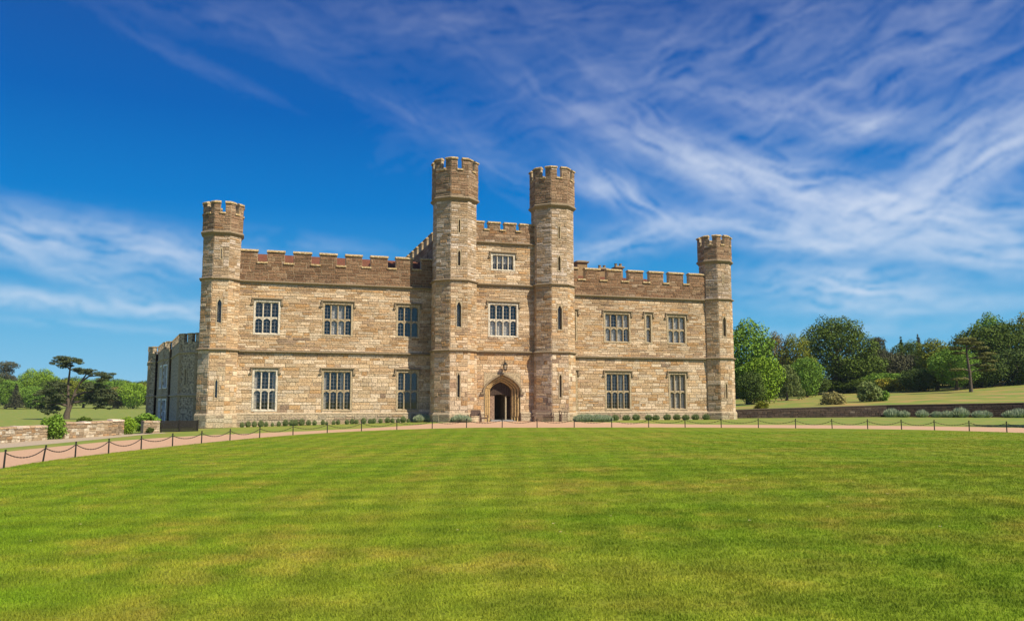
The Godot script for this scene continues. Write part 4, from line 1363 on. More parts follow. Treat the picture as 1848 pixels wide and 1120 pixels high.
func make_walls() -> void:
	low_wall([Vector2(-36.65, 25.93), Vector2(-32.33, 16.65), Vector2(-30.73, 13.16)], [0.74, 0.74], "low rubble stone wall ending at the round ivy bush")
	low_wall([Vector2(-29.93, 12.68), Vector2(-27.94, 9.78), Vector2(-27.35, 9.01)], [0.84, 0.86], "taller rubble wall with pale coping between two leafy bushes")
	low_wall([Vector2(-26.36, 7.80), Vector2(-25.46, 7.23)], [0.7], "short stub of stone wall beside the black boarding", 12)
	var t := thing("boarding", Vector3.ZERO, "low black timber boarding between stone wall and corner turret", "fence")
	var fr := Fr.new(Vector3(-25.5, gy(-24.5), 6.6), Vector3(2.35, 0, -0.35))
	for k in 8:
		var g := Geo.new()
		fr.bx(g, 0.006, 2.36, 0.02 + k * 0.09, 0.02 + (k + 1) * 0.09 - 0.008, -0.05, 0.0 + (k % 2) * 0.004)
		obj("board", g, M.black_board, t)
	for k in 3:
		var g := Geo.new()
		fr.bx(g, 0.03 + k * 1.13, 0.11 + k * 1.13, -0.2, 0.78, 0.005, 0.06)
		obj("post", g, M.black_board, t)
	# the long dark wall on the other side
	t = thing("garden_wall", Vector3.ZERO, "long dark brown stone wall holding up the grassy bank", "wall")
	var P := [21.9, 28.0, 35.0, 42.7, 48.0, 53.6, 62.0, 72.0]
	for i in P.size() - 1:
		var a := Vector3(P[i], 0.0, wall_z(P[i]))
		var b := Vector3(P[i + 1], 0.0, wall_z(P[i + 1]))
		var f := Fr.new(a, b - a)
		var L := a.distance_to(b)
		var g := Geo.new()
		var h0 := wall_h(P[i])
		var h1 := wall_h(P[i + 1])
		g.hexa([f.p(0, -0.3, 0), f.p(L, -0.3, 0), f.p(L, h1, 0), f.p(0, h0, 0), f.p(0, -0.3, -0.4), f.p(L, -0.3, -0.4), f.p(L, h1, -0.4), f.p(0, h0, -0.4)])
		var c := obj("wall_core", g, M.brown_wall, t)
		var list := []
		lay(list, f, 0, L, 0.0, minf(h0, h1) - 0.06, [], Vector2(0.14, 0.24), Vector2(0.25, 0.65), DARKW)
		build_stones(list, c, 42)
		var gc := Geo.new()
		g = gc
		g.hexa([f.p(0, h0 + 0.002, 0.05), f.p(L, h1 + 0.002, 0.05), f.p(L, h1 + 0.08, 0.03), f.p(0, h0 + 0.08, 0.03), f.p(0, h0 + 0.002, -0.44), f.p(L, h1 + 0.002, -0.44), f.p(L, h1 + 0.08, -0.42), f.p(0, h0 + 0.08, -0.42)])
		obj("coping", gc, M.dark_cop, c)

func make_posts() -> void:
	var tops := []
	for i in POSTS.size():
		var p: Vector2 = POSTS[i]
		var base := Vector3(p.x, gy(p.x) + 0.012, p.y)
		var t := thing("chain_post", base, "slim black iron post with chain along the sandy path" if i != 1 else "leaning black iron post with chain along the sandy path", "post", "chain posts round the lawn")
		var lean := Vector3(rr(-0.02, 0.02), 1, rr(-0.02, 0.02))
		if i == 1: lean = Vector3(0.16, 1, 0.02)
		elif i == 0: lean = Vector3(0.05, 1, 0.0)
		lean = lean.normalized()
		var h := 0.52
		var g := Geo.new()
		g.tube([Vector3(0, -0.1, 0), lean * 0.3, lean * h], [0.03, 0.027, 0.025], 10)
		obj("shaft", g, M.iron, t)
		g = Geo.new()
		g.tube([lean * h, lean * (h + 0.012), lean * (h + 0.03), lean * (h + 0.045), lean * (h + 0.05)], [0.03, 0.036, 0.032, 0.017, 0.002], 10)
		obj("cap", g, M.iron, t)
		tops.append(base + lean * (h - 0.06))
	for i in tops.size() - 1:
		var a: Vector3 = tops[i]
		var b: Vector3 = tops[i + 1]
		var g := Geo.new()
		var sag := rr(0.17, 0.24)
		var N := 26
		var pts := []
		for k in N + 1:
			var s := float(k) / N
			pts.append(a.lerp(b, s) - Vector3.UP * sag * 4.0 * s * (1.0 - s))
		for k in N:   # links, each turned a quarter against the next
			var p: Vector3 = pts[k]
			var q: Vector3 = pts[k + 1]
			var d := (q - p).normalized()
			var e := Vector3.UP.cross(d).normalized() if k % 2 == 0 else Vector3.UP
			var w := e * 0.014
			g.tube([p - d * 0.01, p + w, q + w, q + d * 0.01], [0.008, 0.008, 0.008, 0.008], 5)
			g.tube([p - d * 0.01, p - w, q - w, q + d * 0.01], [0.008, 0.008, 0.008, 0.008], 5)
		var o := obj("chain", g, M.iron)
		tag(o, "black iron chain sagging between two posts beside the path", "chain", "chains round the lawn")

# ---------------------------------------------------------------- furniture by the door
func bar(g: Geo, a: Vector3, b: Vector3, w: float, d: float, across: Vector3) -> void:
	var n := (b - a).normalized()
	var e1 := (across - n * across.dot(n)).normalized()
	var e2 := n.cross(e1)
	var p := []
	for q in [a, b]:
		for s in [[-1, -1], [1, -1], [1, 1], [-1, 1]]:
			p.append(q + e1 * s[0] * w / 2 + e2 * s[1] * d / 2)
	g.hexa([p[4], p[5], p[6], p[7], p[0], p[1], p[2], p[3]])

func seat(t: Node3D, W: float, m: Material, slats: int, solid: bool) -> void:
	# a bench or chair facing +z, its back towards -z
	var X := Vector3.RIGHT
	for s in [-1.0, 1.0]:
		var g := Geo.new()
		bar(g, Vector3(s * W / 2, 0, 0.25), Vector3(s * W / 2, 0.64, 0.25), 0.06, 0.06, X)
		obj("leg", g, m, t)
		g = Geo.new()
		bar(g, Vector3(s * W / 2, 0, -0.25), Vector3(s * W / 2, 0.44, -0.25), 0.06, 0.06, X)
		bar(g, Vector3(s * W / 2, 0.44, -0.25), Vector3(s * W / 2, 0.93, -0.34), 0.055, 0.06, X)
		obj("leg", g, m, t)
		g = Geo.new()
		bar(g, Vector3(s * W / 2, 0.66, 0.3), Vector3(s * W / 2, 0.66, -0.29), 0.075, 0.035, X)
		obj("armrest", g, m, t)
		g = Geo.new()
		bar(g, Vector3(s * W / 2, 0.36, 0.22), Vector3(s * W / 2, 0.36, -0.22), 0.04, 0.08, X)
		obj("side_rail", g, m, t)
	for k in 5:
		var g := Geo.new()
		var z := 0.24 - k * 0.105
		bar(g, Vector3(-W / 2 + 0.03, 0.42, z), Vector3(W / 2 - 0.03, 0.42, z), 0.085, 0.025, Vector3.BACK)
		obj("seat_slat", g, m, t)
	for q in [[0.91, -0.335, 0.09], [0.53, -0.267, 0.06]]:
		var g := Geo.new()
		bar(g, Vector3(-W / 2 + 0.03, q[0], q[1]), Vector3(W / 2 - 0.03, q[0], q[1]), 0.035, q[2], Vector3.BACK)
		obj("back_rail", g, m, t)
	for k in slats:
		var g := Geo.new()
		var x := -W / 2 + 0.03 + (W - 0.06) * (k + 0.5) / slats
		bar(g, Vector3(x, 0.56, -0.273), Vector3(x, 0.865, -0.327), (W / slats) * (0.93 if solid else 0.55), 0.02, X)
		obj("back_slat", g, m, t)

func make_furniture() -> void:
	var y := gy(0.0) + 0.008
	var t := thing("bench", Vector3(2.15, y, 4.1), "weathered wooden garden bench with slatted back beside the gate tower", "bench")
	t.rotation.y = -0.06
	seat(t, 1.55, M.teak, 17, false)
	t = thing("garden_chair", Vector3(-3.36, y, 4.05), "tall-backed wooden garden chair with close boards, left of the door arch", "chair")
	t.set_meta("label", "tall-backed wooden garden chair with a close-boarded back near the door")
	t.rotation.y = -0.35
	seat(t, 0.74, M.teak, 6, true)
	t.scale = Vector3.ONE * 0.98
	t = thing("garden_chair", Vector3(-2.62, y, 3.95), "low open-armed wooden chair beside the door arch", "chair")
	t.rotation.y = 1.25
	seat(t, 0.55, M.teak, 4, false)
	t.scale = Vector3(0.95, 0.82, 0.95)
	# slatted litter bin
	t = thing("litter_bin", Vector3(3.76, y, 4.3), "small slatted wooden litter bin with dark opening beside the bench", "bin")
	for k in 5:
		for s in 4:
			var g := Geo.new()
			var o := Vector3(0.24, 0, 0).rotated(Vector3.UP, s * PI / 2)
			var u := Vector3(0, 0, 1).rotated(Vector3.UP, s * PI / 2)
			bar(g, o - u * 0.24 + Vector3.UP * (0.07 + k * 0.12), o + u * 0.24 + Vector3.UP * (0.07 + k * 0.12), 0.095, 0.025, Vector3.UP)
			obj("slat", g, M.pale_wood, t)
	for s in 4:
		var g := Geo.new()
		var o := Vector3(0.235, 0, 0.235).rotated(Vector3.UP, s * PI / 2)
		bar(g, o, o + Vector3.UP * 0.82, 0.05, 0.05, Vector3.RIGHT)
		obj("corner_post", g, M.teak, t)
	var gi := Geo.new()
	gi.box(Vector3(-0.215, 0.02, -0.215), Vector3(0.215, 0.6, 0.215))
	obj("liner", gi, M.black_board, t)
	gi = Geo.new()
	gi.box(Vector3(-0.29, 0.8, -0.29), Vector3(0.29, 0.85, 0.29))
	obj("lid", gi, M.pale_wood, t)
	# lantern on its bracket over the arch
	t = thing("lantern", Vector3(-0.36, 4.1, 2.08), "hanging iron and glass lantern on a bracket above the door arch", "lantern")
	var g := Geo.new()
	g.ring(0, 0, [Vector2(0.07, 0.0), Vector2(0.13, 0.04), Vector2(0.13, 0.06), Vector2(0.01, 0.06)], 6, 0.0)
	g.tube([Vector3(0, 0.0, 0), Vector3(0, -0.09, 0)], [0.03, 0.005], 6)
	obj("base", g, M.iron, t)
	for k in 6:
		g = Geo.new()
		var a := TAU * k / 6
		var d := Vector3(sin(a), 0, cos(a))
		g.tube([d * 0.13 + Vector3.UP * 0.06, d * 0.19 + Vector3.UP * 0.44], [0.014, 0.014], 5)
		obj("corner_bar", g, M.iron, t)
	g = Geo.new()
	g.ring(0, 0, [Vector2(0.1, 0.06), Vector2(0.15, 0.44)], 6, 0.0)
	obj("pane", g, M.glass, t)
	g = Geo.new()
	g.ring(0, 0, [Vector2(0.18, 0.44), Vector2(0.2, 0.46), Vector2(0.08, 0.6), Vector2(0.05, 0.66), Vector2(0.005, 0.7)], 6, 0.0)
	obj("cap", g, M.iron, t)
	g = Geo.new()
	g.tube([Vector3(0, 0.7, 0), Vector3(0, 0.78, 0), Vector3(0, 0.8, -0.12), Vector3(0, 0.72, -0.4)], [0.018, 0.018, 0.02, 0.02], 6)
	g.tube([Vector3(0, 0.3, -0.39), Vector3(0, 0.55, -0.34), Vector3(0, 0.75, -0.2)], [0.016, 0.016, 0.016], 6)
	obj("bracket", g, M.iron, t)
	g = Geo.new()
	g.tube([Vector3(0, 0.15, 0), Vector3(0, 0.3, 0)], [0.025, 0.02], 8)
	obj("candle_lamp", g, M.white_paint, t)

# ---------------------------------------------------------------- plants
func rdir() -> Vector3:
	var z := rr(-1, 1)
	var a := rr(0, TAU)
	var s := sqrt(1 - z * z)
	return Vector3(s * cos(a), z, s * sin(a))

func leaf(g: Geo, p: Vector3, n: Vector3, s: float, col: Color) -> void:
	var e := n.cross(rdir()).normalized()
	var f := n.cross(e).normalized()
	var a := p - e * s * 0.5
	var b := p + f * s * 0.32 + n * s * 0.08
	var c := p + e * s * 0.55
	var d := p - f * s * 0.32 + n * s * 0.08
	g.tri(a, d, c, col); g.tri(a, c, b, col)

func foliage(lobes: Array, count: int, size: float, flat := 0.0, droop := 0.0) -> Geo:
	# lobes: [centre, radii]; leaves sit through the outer part of every lobe
	var g := Geo.new()
	var tot := 0.0
	var acc := []
	for l in lobes:
		var r: Vector3 = l[1]
		tot += r.x * r.y + r.y * r.z + r.x * r.z
		acc.append(tot)
	var made := 0
	var tries := 0
	while made < count and tries < count * 3:
		tries += 1
		var x := R.randf() * tot
		var i := 0
		while acc[i] < x: i += 1
		var c: Vector3 = lobes[i][0]
		var r: Vector3 = lobes[i][1]
		var d := rdir()
		if d.y < -0.2 and R.randf() < 0.45: continue
		var k := 1.0 - 0.45 * pow(R.randf(), 1.7)
		if R.randf() < 0.13: k = rr(1.0, 1.24)
		var p := c + Vector3(d.x * r.x, d.y * r.y, d.z * r.z) * k
		var deep := false
		for q in 3:
			var o: int = R.randi() % lobes.size()
			if o != i:
				var v: Vector3 = p - lobes[o][0]
				var w: Vector3 = lobes[o][1]
				if (v / w).length_squared() < 0.3: deep = true
		if deep: continue
		var n := (d * 0.75 + rdir() * 0.75 + Vector3.UP * (0.25 + flat)).normalized()
		if droop > 0.0: n = (n * Vector3(1, 1.0 - droop, 1)).normalized()
		var v2 := rr(0.68, 1.25)
		var wm := rr(-0.12, 0.14)
		leaf(g, p, n, size * rr(0.6, 1.35), Color(v2 * (1 + wm), v2, v2 * (1 - wm)))
		made += 1
	return g

func round_lobes(h0: float, h1: float, r: float, n: int, skew := 0.0, small := 0.36) -> Array:
	var out := []
	var cy := (h0 + h1) / 2
	var ry := (h1 - h0) / 2
	out.append([Vector3(0, cy, 0), Vector3(r * 0.6, ry * 0.64, r * 0.6)])
	for i in n:
		var y := 1.0 - 2.0 * (i + 0.5) / n
		var a := i * 2.39996 + rr(-0.4, 0.4)
		var s := sqrt(maxf(0.0, 1 - y * y))
		var q := rr(0.6, 0.95)
		var k := small * rr(0.7, 1.25)
		out.append([Vector3(cos(a) * s * r * q + skew * (y + 1), cy + y * ry * rr(0.66, 0.84), sin(a) * s * r * q), Vector3(r * k, minf(r, ry) * k * 0.85, r * k)])
	return out

func trunk_geo(h: float, r: float, limbs: int, spread: float, start := 0.35) -> Geo:
	var g := Geo.new()
	var pts := [Vector3(0, -0.3, 0), Vector3(rr(-0.05, 0.05), h * 0.12, 0), Vector3(rr(-0.1, 0.1), h * 0.4, rr(-0.1, 0.1)), Vector3(rr(-0.3, 0.3), h * 0.88, rr(-0.3, 0.3))]
	g.tube(pts, [r * 1.45, r, r * 0.75, r * 0.12], 9)
	for i in limbs:
		var y := h * lerpf(start, 0.7, float(i) / maxf(1, limbs - 1))
		var a := i * 2.4 + rr(-0.3, 0.3)
		var d := Vector3(cos(a), rr(0.45, 0.9), sin(a)).normalized()
		var L := spread * rr(0.6, 0.95)
		g.tube([Vector3(0, y, 0), Vector3(0, y, 0) + d * L * 0.5 + Vector3.UP * 0.1, Vector3(0, y, 0) + d * L + Vector3.UP * L * 0.2], [r * 0.5, r * 0.32, r * 0.06], 6)
	return g

var proto := {}

func plant(called: String, kind: String, x: float, z: float, sc: Vector3, turn: float, lm: Material, label: String, category: String, group := "", dy := 0.0) -> Node3D:
	var p: Dictionary = proto[kind]
	var t := thing(called, Vector3(x, any_y(x, z) + dy, z), label, category, group)
	t.rotation.y = turn
	t.scale = sc
	if p.has("trunk"):
		var o := MeshInstance3D.new()
		o.mesh = p.trunk
		o.name = "trunk"
		o.material_override = p.get("bark", M.bark)
		t.add_child(o, true)
	var c := MeshInstance3D.new()
	c.mesh = p.crown
	c.name = "crown" if category == "tree" else "foliage"
	c.material_override = lm
	t.add_child(c, true)
	return t

func make_protos() -> void:
	var w := leaf_mat(1, 1, 1)
	proto.round = {"trunk": trunk_geo(9.0, 0.34, 7, 4.0).mesh(M.bark), "crown": foliage(round_lobes(1.2, 12.0, 4.6, 46), 11000, 0.36).mesh(w)}
	proto.oval = {"trunk": trunk_geo(9.0, 0.3, 6, 3.0).mesh(M.bark), "crown": foliage(round_lobes(0.8, 12.0, 3.4, 40, 0.0, 0.4), 9000, 0.34).mesh(w)}
	proto.loose = {"trunk": trunk_geo(10.5, 0.3, 9, 4.0).mesh(M.bark), "crown": foliage(round_lobes(2.4, 12.0, 4.2, 30, 0.15, 0.31), 6500, 0.34).mesh(w)}
	proto.bushy = {"trunk": trunk_geo(4.0, 0.2, 5, 2.6, 0.2).mesh(M.bark), "crown": foliage(round_lobes(0.0, 6.0, 3.2, 34), 7000, 0.3).mesh(w)}
	proto.big = {"trunk": trunk_geo(12.0, 0.62, 10, 6.5, 0.28).mesh(M.bark), "crown": foliage(round_lobes(1.8, 15.6, 6.8, 85, 0.0, 0.27), 21000, 0.36).mesh(w)}
	# spruce: a spire of drooping tiers
	var sl := []
	for i in 16:
		var f := i / 15.0
		var r := lerpf(1.9, 0.18, pow(f, 0.8))
		for k in 5:
			var a := k * TAU / 5 + i * 0.7
			sl.append([Vector3(cos(a) * r * 0.55, 1.0 + f * 10.6, sin(a) * r * 0.55), Vector3(r * 0.55, 0.36, r * 0.55)])
	proto.spruce = {"trunk": trunk_geo(11.5, 0.2, 0, 1).mesh(M.bark), "crown": foliage(sl, 4500, 0.3, 0.3).mesh(w)}
	# pine: bare stem, clumped flat crown
	var pl := []
	for i in 26:
		var f := R.randf()
		var a := rr(0, TAU)
		var rad := rr(0.4, 3.0) * lerpf(1.0, 0.6, f)
		pl.append([Vector3(cos(a) * rad, lerpf(5.0, 11.2, f), sin(a) * rad), Vector3(1.25, 0.75, 1.25) * rr(0.75, 1.2)])
	proto.pine = {"trunk": trunk_geo(11.0, 0.28, 8, 3.0, 0.45).mesh(M.bark), "crown": foliage(pl, 6500, 0.26, 0.2).mesh(w)}
	# willow-like tree whose shoots hang
	var wl := []
	for i in 40:
		var a := i * 2.4
		var rad := rr(0.5, 2.1)
		var y := 5.4 - rad * rad * 0.75 + rr(-0.6, 0.2)
		wl.append([Vector3(cos(a) * rad, maxf(y - 0.8, 0.9), sin(a) * rad), Vector3(0.55, 1.15, 0.55) * rr(0.8, 1.2)])
	proto.willow = {"trunk": trunk_geo(4.6, 0.16, 5, 2.0).mesh(M.bark), "crown": foliage(wl, 6000, 0.24, 0.0, 0.6).mesh(w)}
	# garden shrub
	proto.shrub = {"trunk": trunk_geo(0.8, 0.05, 5, 0.5, 0.1).mesh(M.bark), "crown": foliage(round_lobes(0.0, 1.5, 0.8, 26, 0.0, 0.34), 3200, 0.13).mesh(w)}
	# lavender: upright grey-green shoots in a low mound
	for v in 3:
		var g := Geo.new()
		for i in 520:
			var a := rr(0, TAU)
			var rad := sqrt(R.randf())
			var base := Vector3(cos(a) * rad * 0.2, 0.0, sin(a) * rad * 0.2)
			var h := 0.55 * (1.0 - 0.45 * rad * rad) * rr(0.75, 1.1)
			var tip := Vector3(cos(a) * rad * 0.36, h, sin(a) * rad * 0.36) + Vector3(rr(-0.04, 0.04), 0, rr(-0.04, 0.04))
			var e := Vector3(-sin(a), 0, cos(a)).rotated(Vector3.UP, rr(-1.5, 1.5)) * 0.014
			var c := rr(0.65, 1.25)
			var mid := base.lerp(tip, 0.5) + Vector3(cos(a), 0, sin(a)) * 0.03
			var col := Color(c * rr(0.95, 1.1), c, c * rr(0.85, 1.2))
			g.tri(base - e, base + e, mid + e * 1.4, col)
			g.tri(base - e, mid + e * 1.4, mid - e * 1.4, col)
			g.tri(mid - e * 1.4, mid + e * 1.4, tip, col)
		proto["lavender%d" % v] = {"crown": g.mesh(w)}

func make_plants() -> void:
	var fresh := leaf_mat(0.150, 0.273, 0.033)
	var bright := leaf_mat(0.195, 0.325, 0.026)
	var mid := leaf_mat(0.095, 0.15, 0.018)
	var deep := leaf_mat(0.078, 0.125, 0.024)
	var olive := leaf_mat(0.19, 0.22, 0.022)
	var yellow := leaf_mat(0.390, 0.351, 0.039)
	var bronze := leaf_mat(0.2, 0.165, 0.05)
	var dusk := leaf_mat(0.072, 0.078, 0.046, 0.3)
	var brown_needle := leaf_mat(0.09, 0.095, 0.05, 0.25)
	var sage := leaf_mat(0.2, 0.255, 0.11, 0.35)
	var willow_green := leaf_mat(0.15, 0.2, 0.06, 0.4)
	var grey := leaf_mat(0.351, 0.429, 0.286, 0.35)
	var hazy := leaf_mat(0.130, 0.182, 0.072)  # green paled to paint the haze of distance into the leaves
	# ---- right-hand wood
	var T := [
		["broadleaf_tree", "oval", 47.6, -36.8, Vector3(0.98, 1.02, 0.98), 0.3, fresh, "bright green broadleaf tree standing close behind the corner turret"],
		["broadleaf_tree", "bushy", 47.8, -33.5, Vector3(0.8, 1.12, 0.8), 1.0, bright, "short bright leafy tree at the foot of the taller one by the turret"],
		["broadleaf_tree", "bushy", 44.6, -31.5, Vector3(0.6, 0.75, 0.6), 2.0, deep, "low dark evergreen bush-like tree hard against the turret's edge"],
		["conifer_tree", "pine", 68.6, -63.6, Vector3(0.8, 0.88, 0.8), 0.2, dusk, "blackish conifer seen between the bright tree and the bronze tree"],
		["broadleaf_tree", "loose", 77.0, -71.4, Vector3(0.62, 1.06, 0.62), 1.4, bronze, "thin bronze tree with twiggy top in the hillside wood"],
		["broadleaf_tree", "loose", 79.6, -68.7, Vector3(0.74, 1.0, 0.74), 2.4, olive, "yellow-green tree leaning against the great round tree"],
		["broadleaf_tree", "bushy", 77.0, -64.5, Vector3(0.95, 1.05, 0.95), 2.9, mid, "squat green tree below the bronze tree"],
		["weeping_tree", "willow", 59.0, -43.6, Vector3(1.0, 0.98, 1.0), 0.0, willow_green, "small grey-green weeping tree on the open bank"],
		["broadleaf_tree", "bushy", 69.6, -52.8, Vector3(0.74, 1.16, 0.74), 0.9, fresh, "fresh green upright tree beside the great round tree"],
		["broadleaf_tree", "big", 91.5, -72.3, Vector3(1.0, 1.0, 1.0), 0.5, mid, "great round-crowned tree with dark trunk, largest in the wood"],
		["broadleaf_tree", "bushy", 99.5, -74.0, Vector3(1.3, 1.3, 1.3), 3.5, mid, "broad green tree at the shoulder of the great round tree"],
		["broadleaf_tree", "bushy", 83.5, -70.0, Vector3(1.0, 0.8, 1.0), 4.5, deep, "dark leafy undergrowth tree under the great round tree"],
		["conifer_tree", "pine", 106.1, -78.0, Vector3(0.75, 0.95, 0.75), 0.7, dusk, "dark pine with bare pale limbs behind the great tree"],
		["conifer_tree", "spruce", 125.0, -98.3, Vector3(1.25, 1.0, 1.25), 0.0, dusk, "tallest dark spruce spire above the wood"],
		["conifer_tree", "spruce", 129.7, -102.1, Vector3(1.2, 0.94, 1.2), 1.0, dusk, "slim spruce spire among the dark conifers"],
		["conifer_tree", "spruce", 127.6, -94.0, Vector3(1.1, 0.98, 1.1), 2.0, deep, "slim spruce spire among the dark conifers"],
		["conifer_tree", "spruce", 131.1, -92.4, Vector3(1.0, 1.0, 1.0), 3.0, dusk, "slim spruce spire among the dark conifers"],
		["conifer_tree", "spruce", 138.7, -99.9, Vector3(1.0, 0.96, 1.0), 4.0, dusk, "slim spruce spire among the dark conifers"],
		["conifer_tree", "bushy", 112.0, -81.4, Vector3(1.25, 1.35, 1.25), 0.4, brown_needle, "wide brown-green yew in the middle of the wood"],
		["conifer_tree", "bushy", 117.0, -80.2, Vector3(1.1, 1.2, 1.1), 1.9, dusk, "dark rounded yew next to the brown-green one"],
		["broadleaf_tree", "round", 125.5, -90.0, Vector3(0.8, 0.88, 0.8), 1.1, mid, "mid green tree below the spruce spires"],
		["broadleaf_tree", "round", 118.5, -92.0, Vector3(0.8, 0.8, 0.8), 2.2, hazy, "green tree below the spruce spires with pale haze painted into its leaf colour"],
		["broadleaf_tree", "bushy", 106.0, -63.1, Vector3(0.8, 1.15, 0.8), 0.8, mid, "green tree between the yews and the yellowing tree"],
		["broadleaf_tree", "oval", 98.6, -54.3, Vector3(1.0, 0.79, 1.0), 1.6, olive, "yellowing round-topped tree on the rising bank"],
		["broadleaf_tree", "round", 95.6, -47.0, Vector3(0.84, 0.64, 0.84), 2.6, fresh, "rich green domed tree behind the flat-topped cedar"],
		["broadleaf_tree", "round", 110.0, -55.9, Vector3(0.98, 0.96, 0.98), 0.1, mid, "tall leafy tree above the flat-topped cedar"],
		["broadleaf_tree", "loose", 117.0, -58.9, Vector3(0.85, 1.16, 0.85), 1.2, fresh, "highest open-crowned tree on the crest of the bank"],
		["broadleaf_tree", "round", 115.0, -54.0, Vector3(0.9, 1.0, 0.9), 2.1, mid, "leafy tree shading the crest beside the open-crowned one"],
		["broadleaf_tree", "round", 122.5, -53.1, Vector3(0.9, 1.16, 0.9), 3.1, olive, "yellow-tinged tree at the edge of the crest"],
		["broadleaf_tree", "bushy", 104.0, -49.8, Vector3(1.3, 1.05, 1.3), 4.1, deep, "dark bushy tree under the crest trees"],
		["broadleaf_tree", "bushy", 110.5, -48.0, Vector3(1.2, 1.1, 1.2), 5.1, deep, "dark bushy tree under the crest trees"],
		["broadleaf_tree", "bushy", 117.0, -48.0, Vector3(1.3, 1.2, 1.3), 0.7, deep, "dark bushy tree under the crest trees"],
		["broadleaf_tree", "bushy", 94.0, -53.8, Vector3(1.0, 0.72, 1.0), 1.7, deep, "dark low tree skirting the domed tree"],
	]
	for q in T:
		plant(q[0], q[1], q[2], q[3], q[4], q[5], q[6], q[7], "tree", "trees of the hillside wood")
	for k in 12:   # dark depth of the wood
		var f := k / 11.0
		plant("broadleaf_tree", "round", lerpf(66, 150, f) + rr(-2, 2), lerpf(-92, -84, f) + rr(-4, 4), Vector3(0.9, rr(0.55, 0.72), 0.9), rr(0, 6), mid, "filling tree deep in the hillside wood", "tree", "trees of the hillside wood")
	for k in 22:   # undergrowth along the edge of the wood
		var f := k / 21.0
		plant("undergrowth_bush", "bushy", lerpf(58, 132, f) + rr(-2, 2), lerpf(-84, -58, f) + rr(-5, 3), Vector3(1.2, rr(0.4, 0.62), 1.2), rr(0, 6), fresh if k % 4 == 0 else mid, "leafy undergrowth bush between the trunks of the hillside wood", "shrub", "undergrowth of the hillside wood")
	# ---- left-hand park
	var U := [
		["pine_tree", "pine", -104.5, -275.2, Vector3(1.35, 1.45, 1.35), 0.4, brown_needle, "dark flat-crowned pine standing above the park trees"],
		["broadleaf_tree", "oval", -99.4, -283.9, Vector3(1.25, 1.22, 1.25), 1.1, bright, "bright green dome of a tree next to the dark pine"],
		["broadleaf_tree", "oval", -92.7, -276.6, Vector3(1.4, 1.2, 1.4), 2.1, bright, "second bright green dome, right beside the first"],
		["broadleaf_tree", "round", -104.2, -254.0, Vector3(1.3, 0.95, 1.3), 0.2, mid, "broad green park tree below the dark pine"],
		["broadleaf_tree", "round", -98.9, -252.3, Vector3(1.1, 0.82, 1.1), 1.2, fresh, "fresh green park tree below the dark pine"],
		["conifer_tree", "spruce", -93.1, -240.0, Vector3(1.6, 0.7, 1.6), 2.2, brown_needle, "purple-brown cone-shaped conifer at the field's edge"],
		["broadleaf_tree", "bushy", -89.6, -244.4, Vector3(1.25, 1.3, 1.25), 3.2, fresh, "fresh green bush-crowned tree behind the spreading cedar"],
		["broadleaf_tree", "round", -86.0, -258.8, Vector3(1.05, 0.85, 1.05), 4.2, mid, "green park tree half hidden by the spreading cedar"],
		["broadleaf_tree", "round", -81.5, -262.8, Vector3(1.15, 0.86, 1.15), 5.2, olive, "green park tree half hidden by the spreading cedar"],
		["broadleaf_tree", "round", -77.8, -266.7, Vector3(1.15, 0.9, 1.15), 0.6, fresh, "green park tree half hidden by the spreading cedar"],
		["broadleaf_tree", "round", -72.1, -264.9, Vector3(1.1, 0.84, 1.1), 1.6, mid, "dull green tree between cedar and bronze tree"],
		["broadleaf_tree", "round", -67.3, -263.4, Vector3(1.1, 0.86, 1.1), 2.6, fresh, "fresh green tree behind the bronze one"],
		["broadleaf_tree", "bushy", -64.2, -250.9, Vector3(1.25, 1.3, 1.25), 3.6, bronze, "bronze-orange tree at the far side of the field"],
		["broadleaf_tree", "bushy", -58.6, -244.9, Vector3(1.35, 1.55, 1.35), 4.6, bright, "sunlit yellow-green tree nearest the grey bay"],
		["broadleaf_tree", "round", -54.8, -250.0, Vector3(1.0, 0.76, 1.0), 5.6, olive, "olive tree peeping out beside the grey bay"],
	]
	for q in U:
		plant(q[0], q[1], q[2], q[3], q[4], q[5], q[6], q[7], "tree", "trees across the park field")
	for k in 16:
		var f := k / 15.0
		plant("broadleaf_tree", "round", lerpf(-170, -70, f) + rr(-3, 3), lerpf(-420, -370, f) + rr(-12, 12), Vector3(1.5, rr(1.0, 1.3), 1.5), rr(0, 6), mid, "far tree on the skyline beyond the park", "tree", "skyline trees beyond the park")
	for k in 9:
		plant("broadleaf_tree", "round" if k % 2 else "oval", -118.0 - k * 8.5 + rr(-2, 2), -262.0 + k * 9.0 + rr(-6, 6), Vector3(1.3, rr(0.85, 1.15), 1.3), rr(0, 6), [mid, fresh, olive][k % 3], "park tree in the belt running on from the dark pine", "tree", "trees across the park field")
	cedar_left()
	cedar_right()
	plant("broadleaf_tree", "bushy", 32.0, 29.0, Vector3(1.15, 1.45, 1.15), 0.8, mid, "leafy tree whose shadow falls over the path beyond the dark wall plants", "tree")
	# ---- shrubs
	plant("shrub", "shrub", -30.5, 12.7, Vector3(0.86, 0.92, 0.86), 0.2, fresh, "round ivy bush in the gap between the two stone walls", "shrub")
	plant("shrub", "shrub", -27.25, 8.5, Vector3(0.6, 0.72, 0.6), 1.2, bright, "small glossy green bush growing over the wall's end", "shrub")
	plant("shrub", "shrub", -26.3, 6.4, Vector3(1.05, 0.84, 1.05), 2.2, fresh, "wide leafy bush beside the stub of wall", "shrub")
	plant("shrub", "shrub", -25.95, 7.9, Vector3(0.3, 0.26, 0.3), 2.9, deep, "tiny dark tuft at the foot of the wide bush", "shrub")
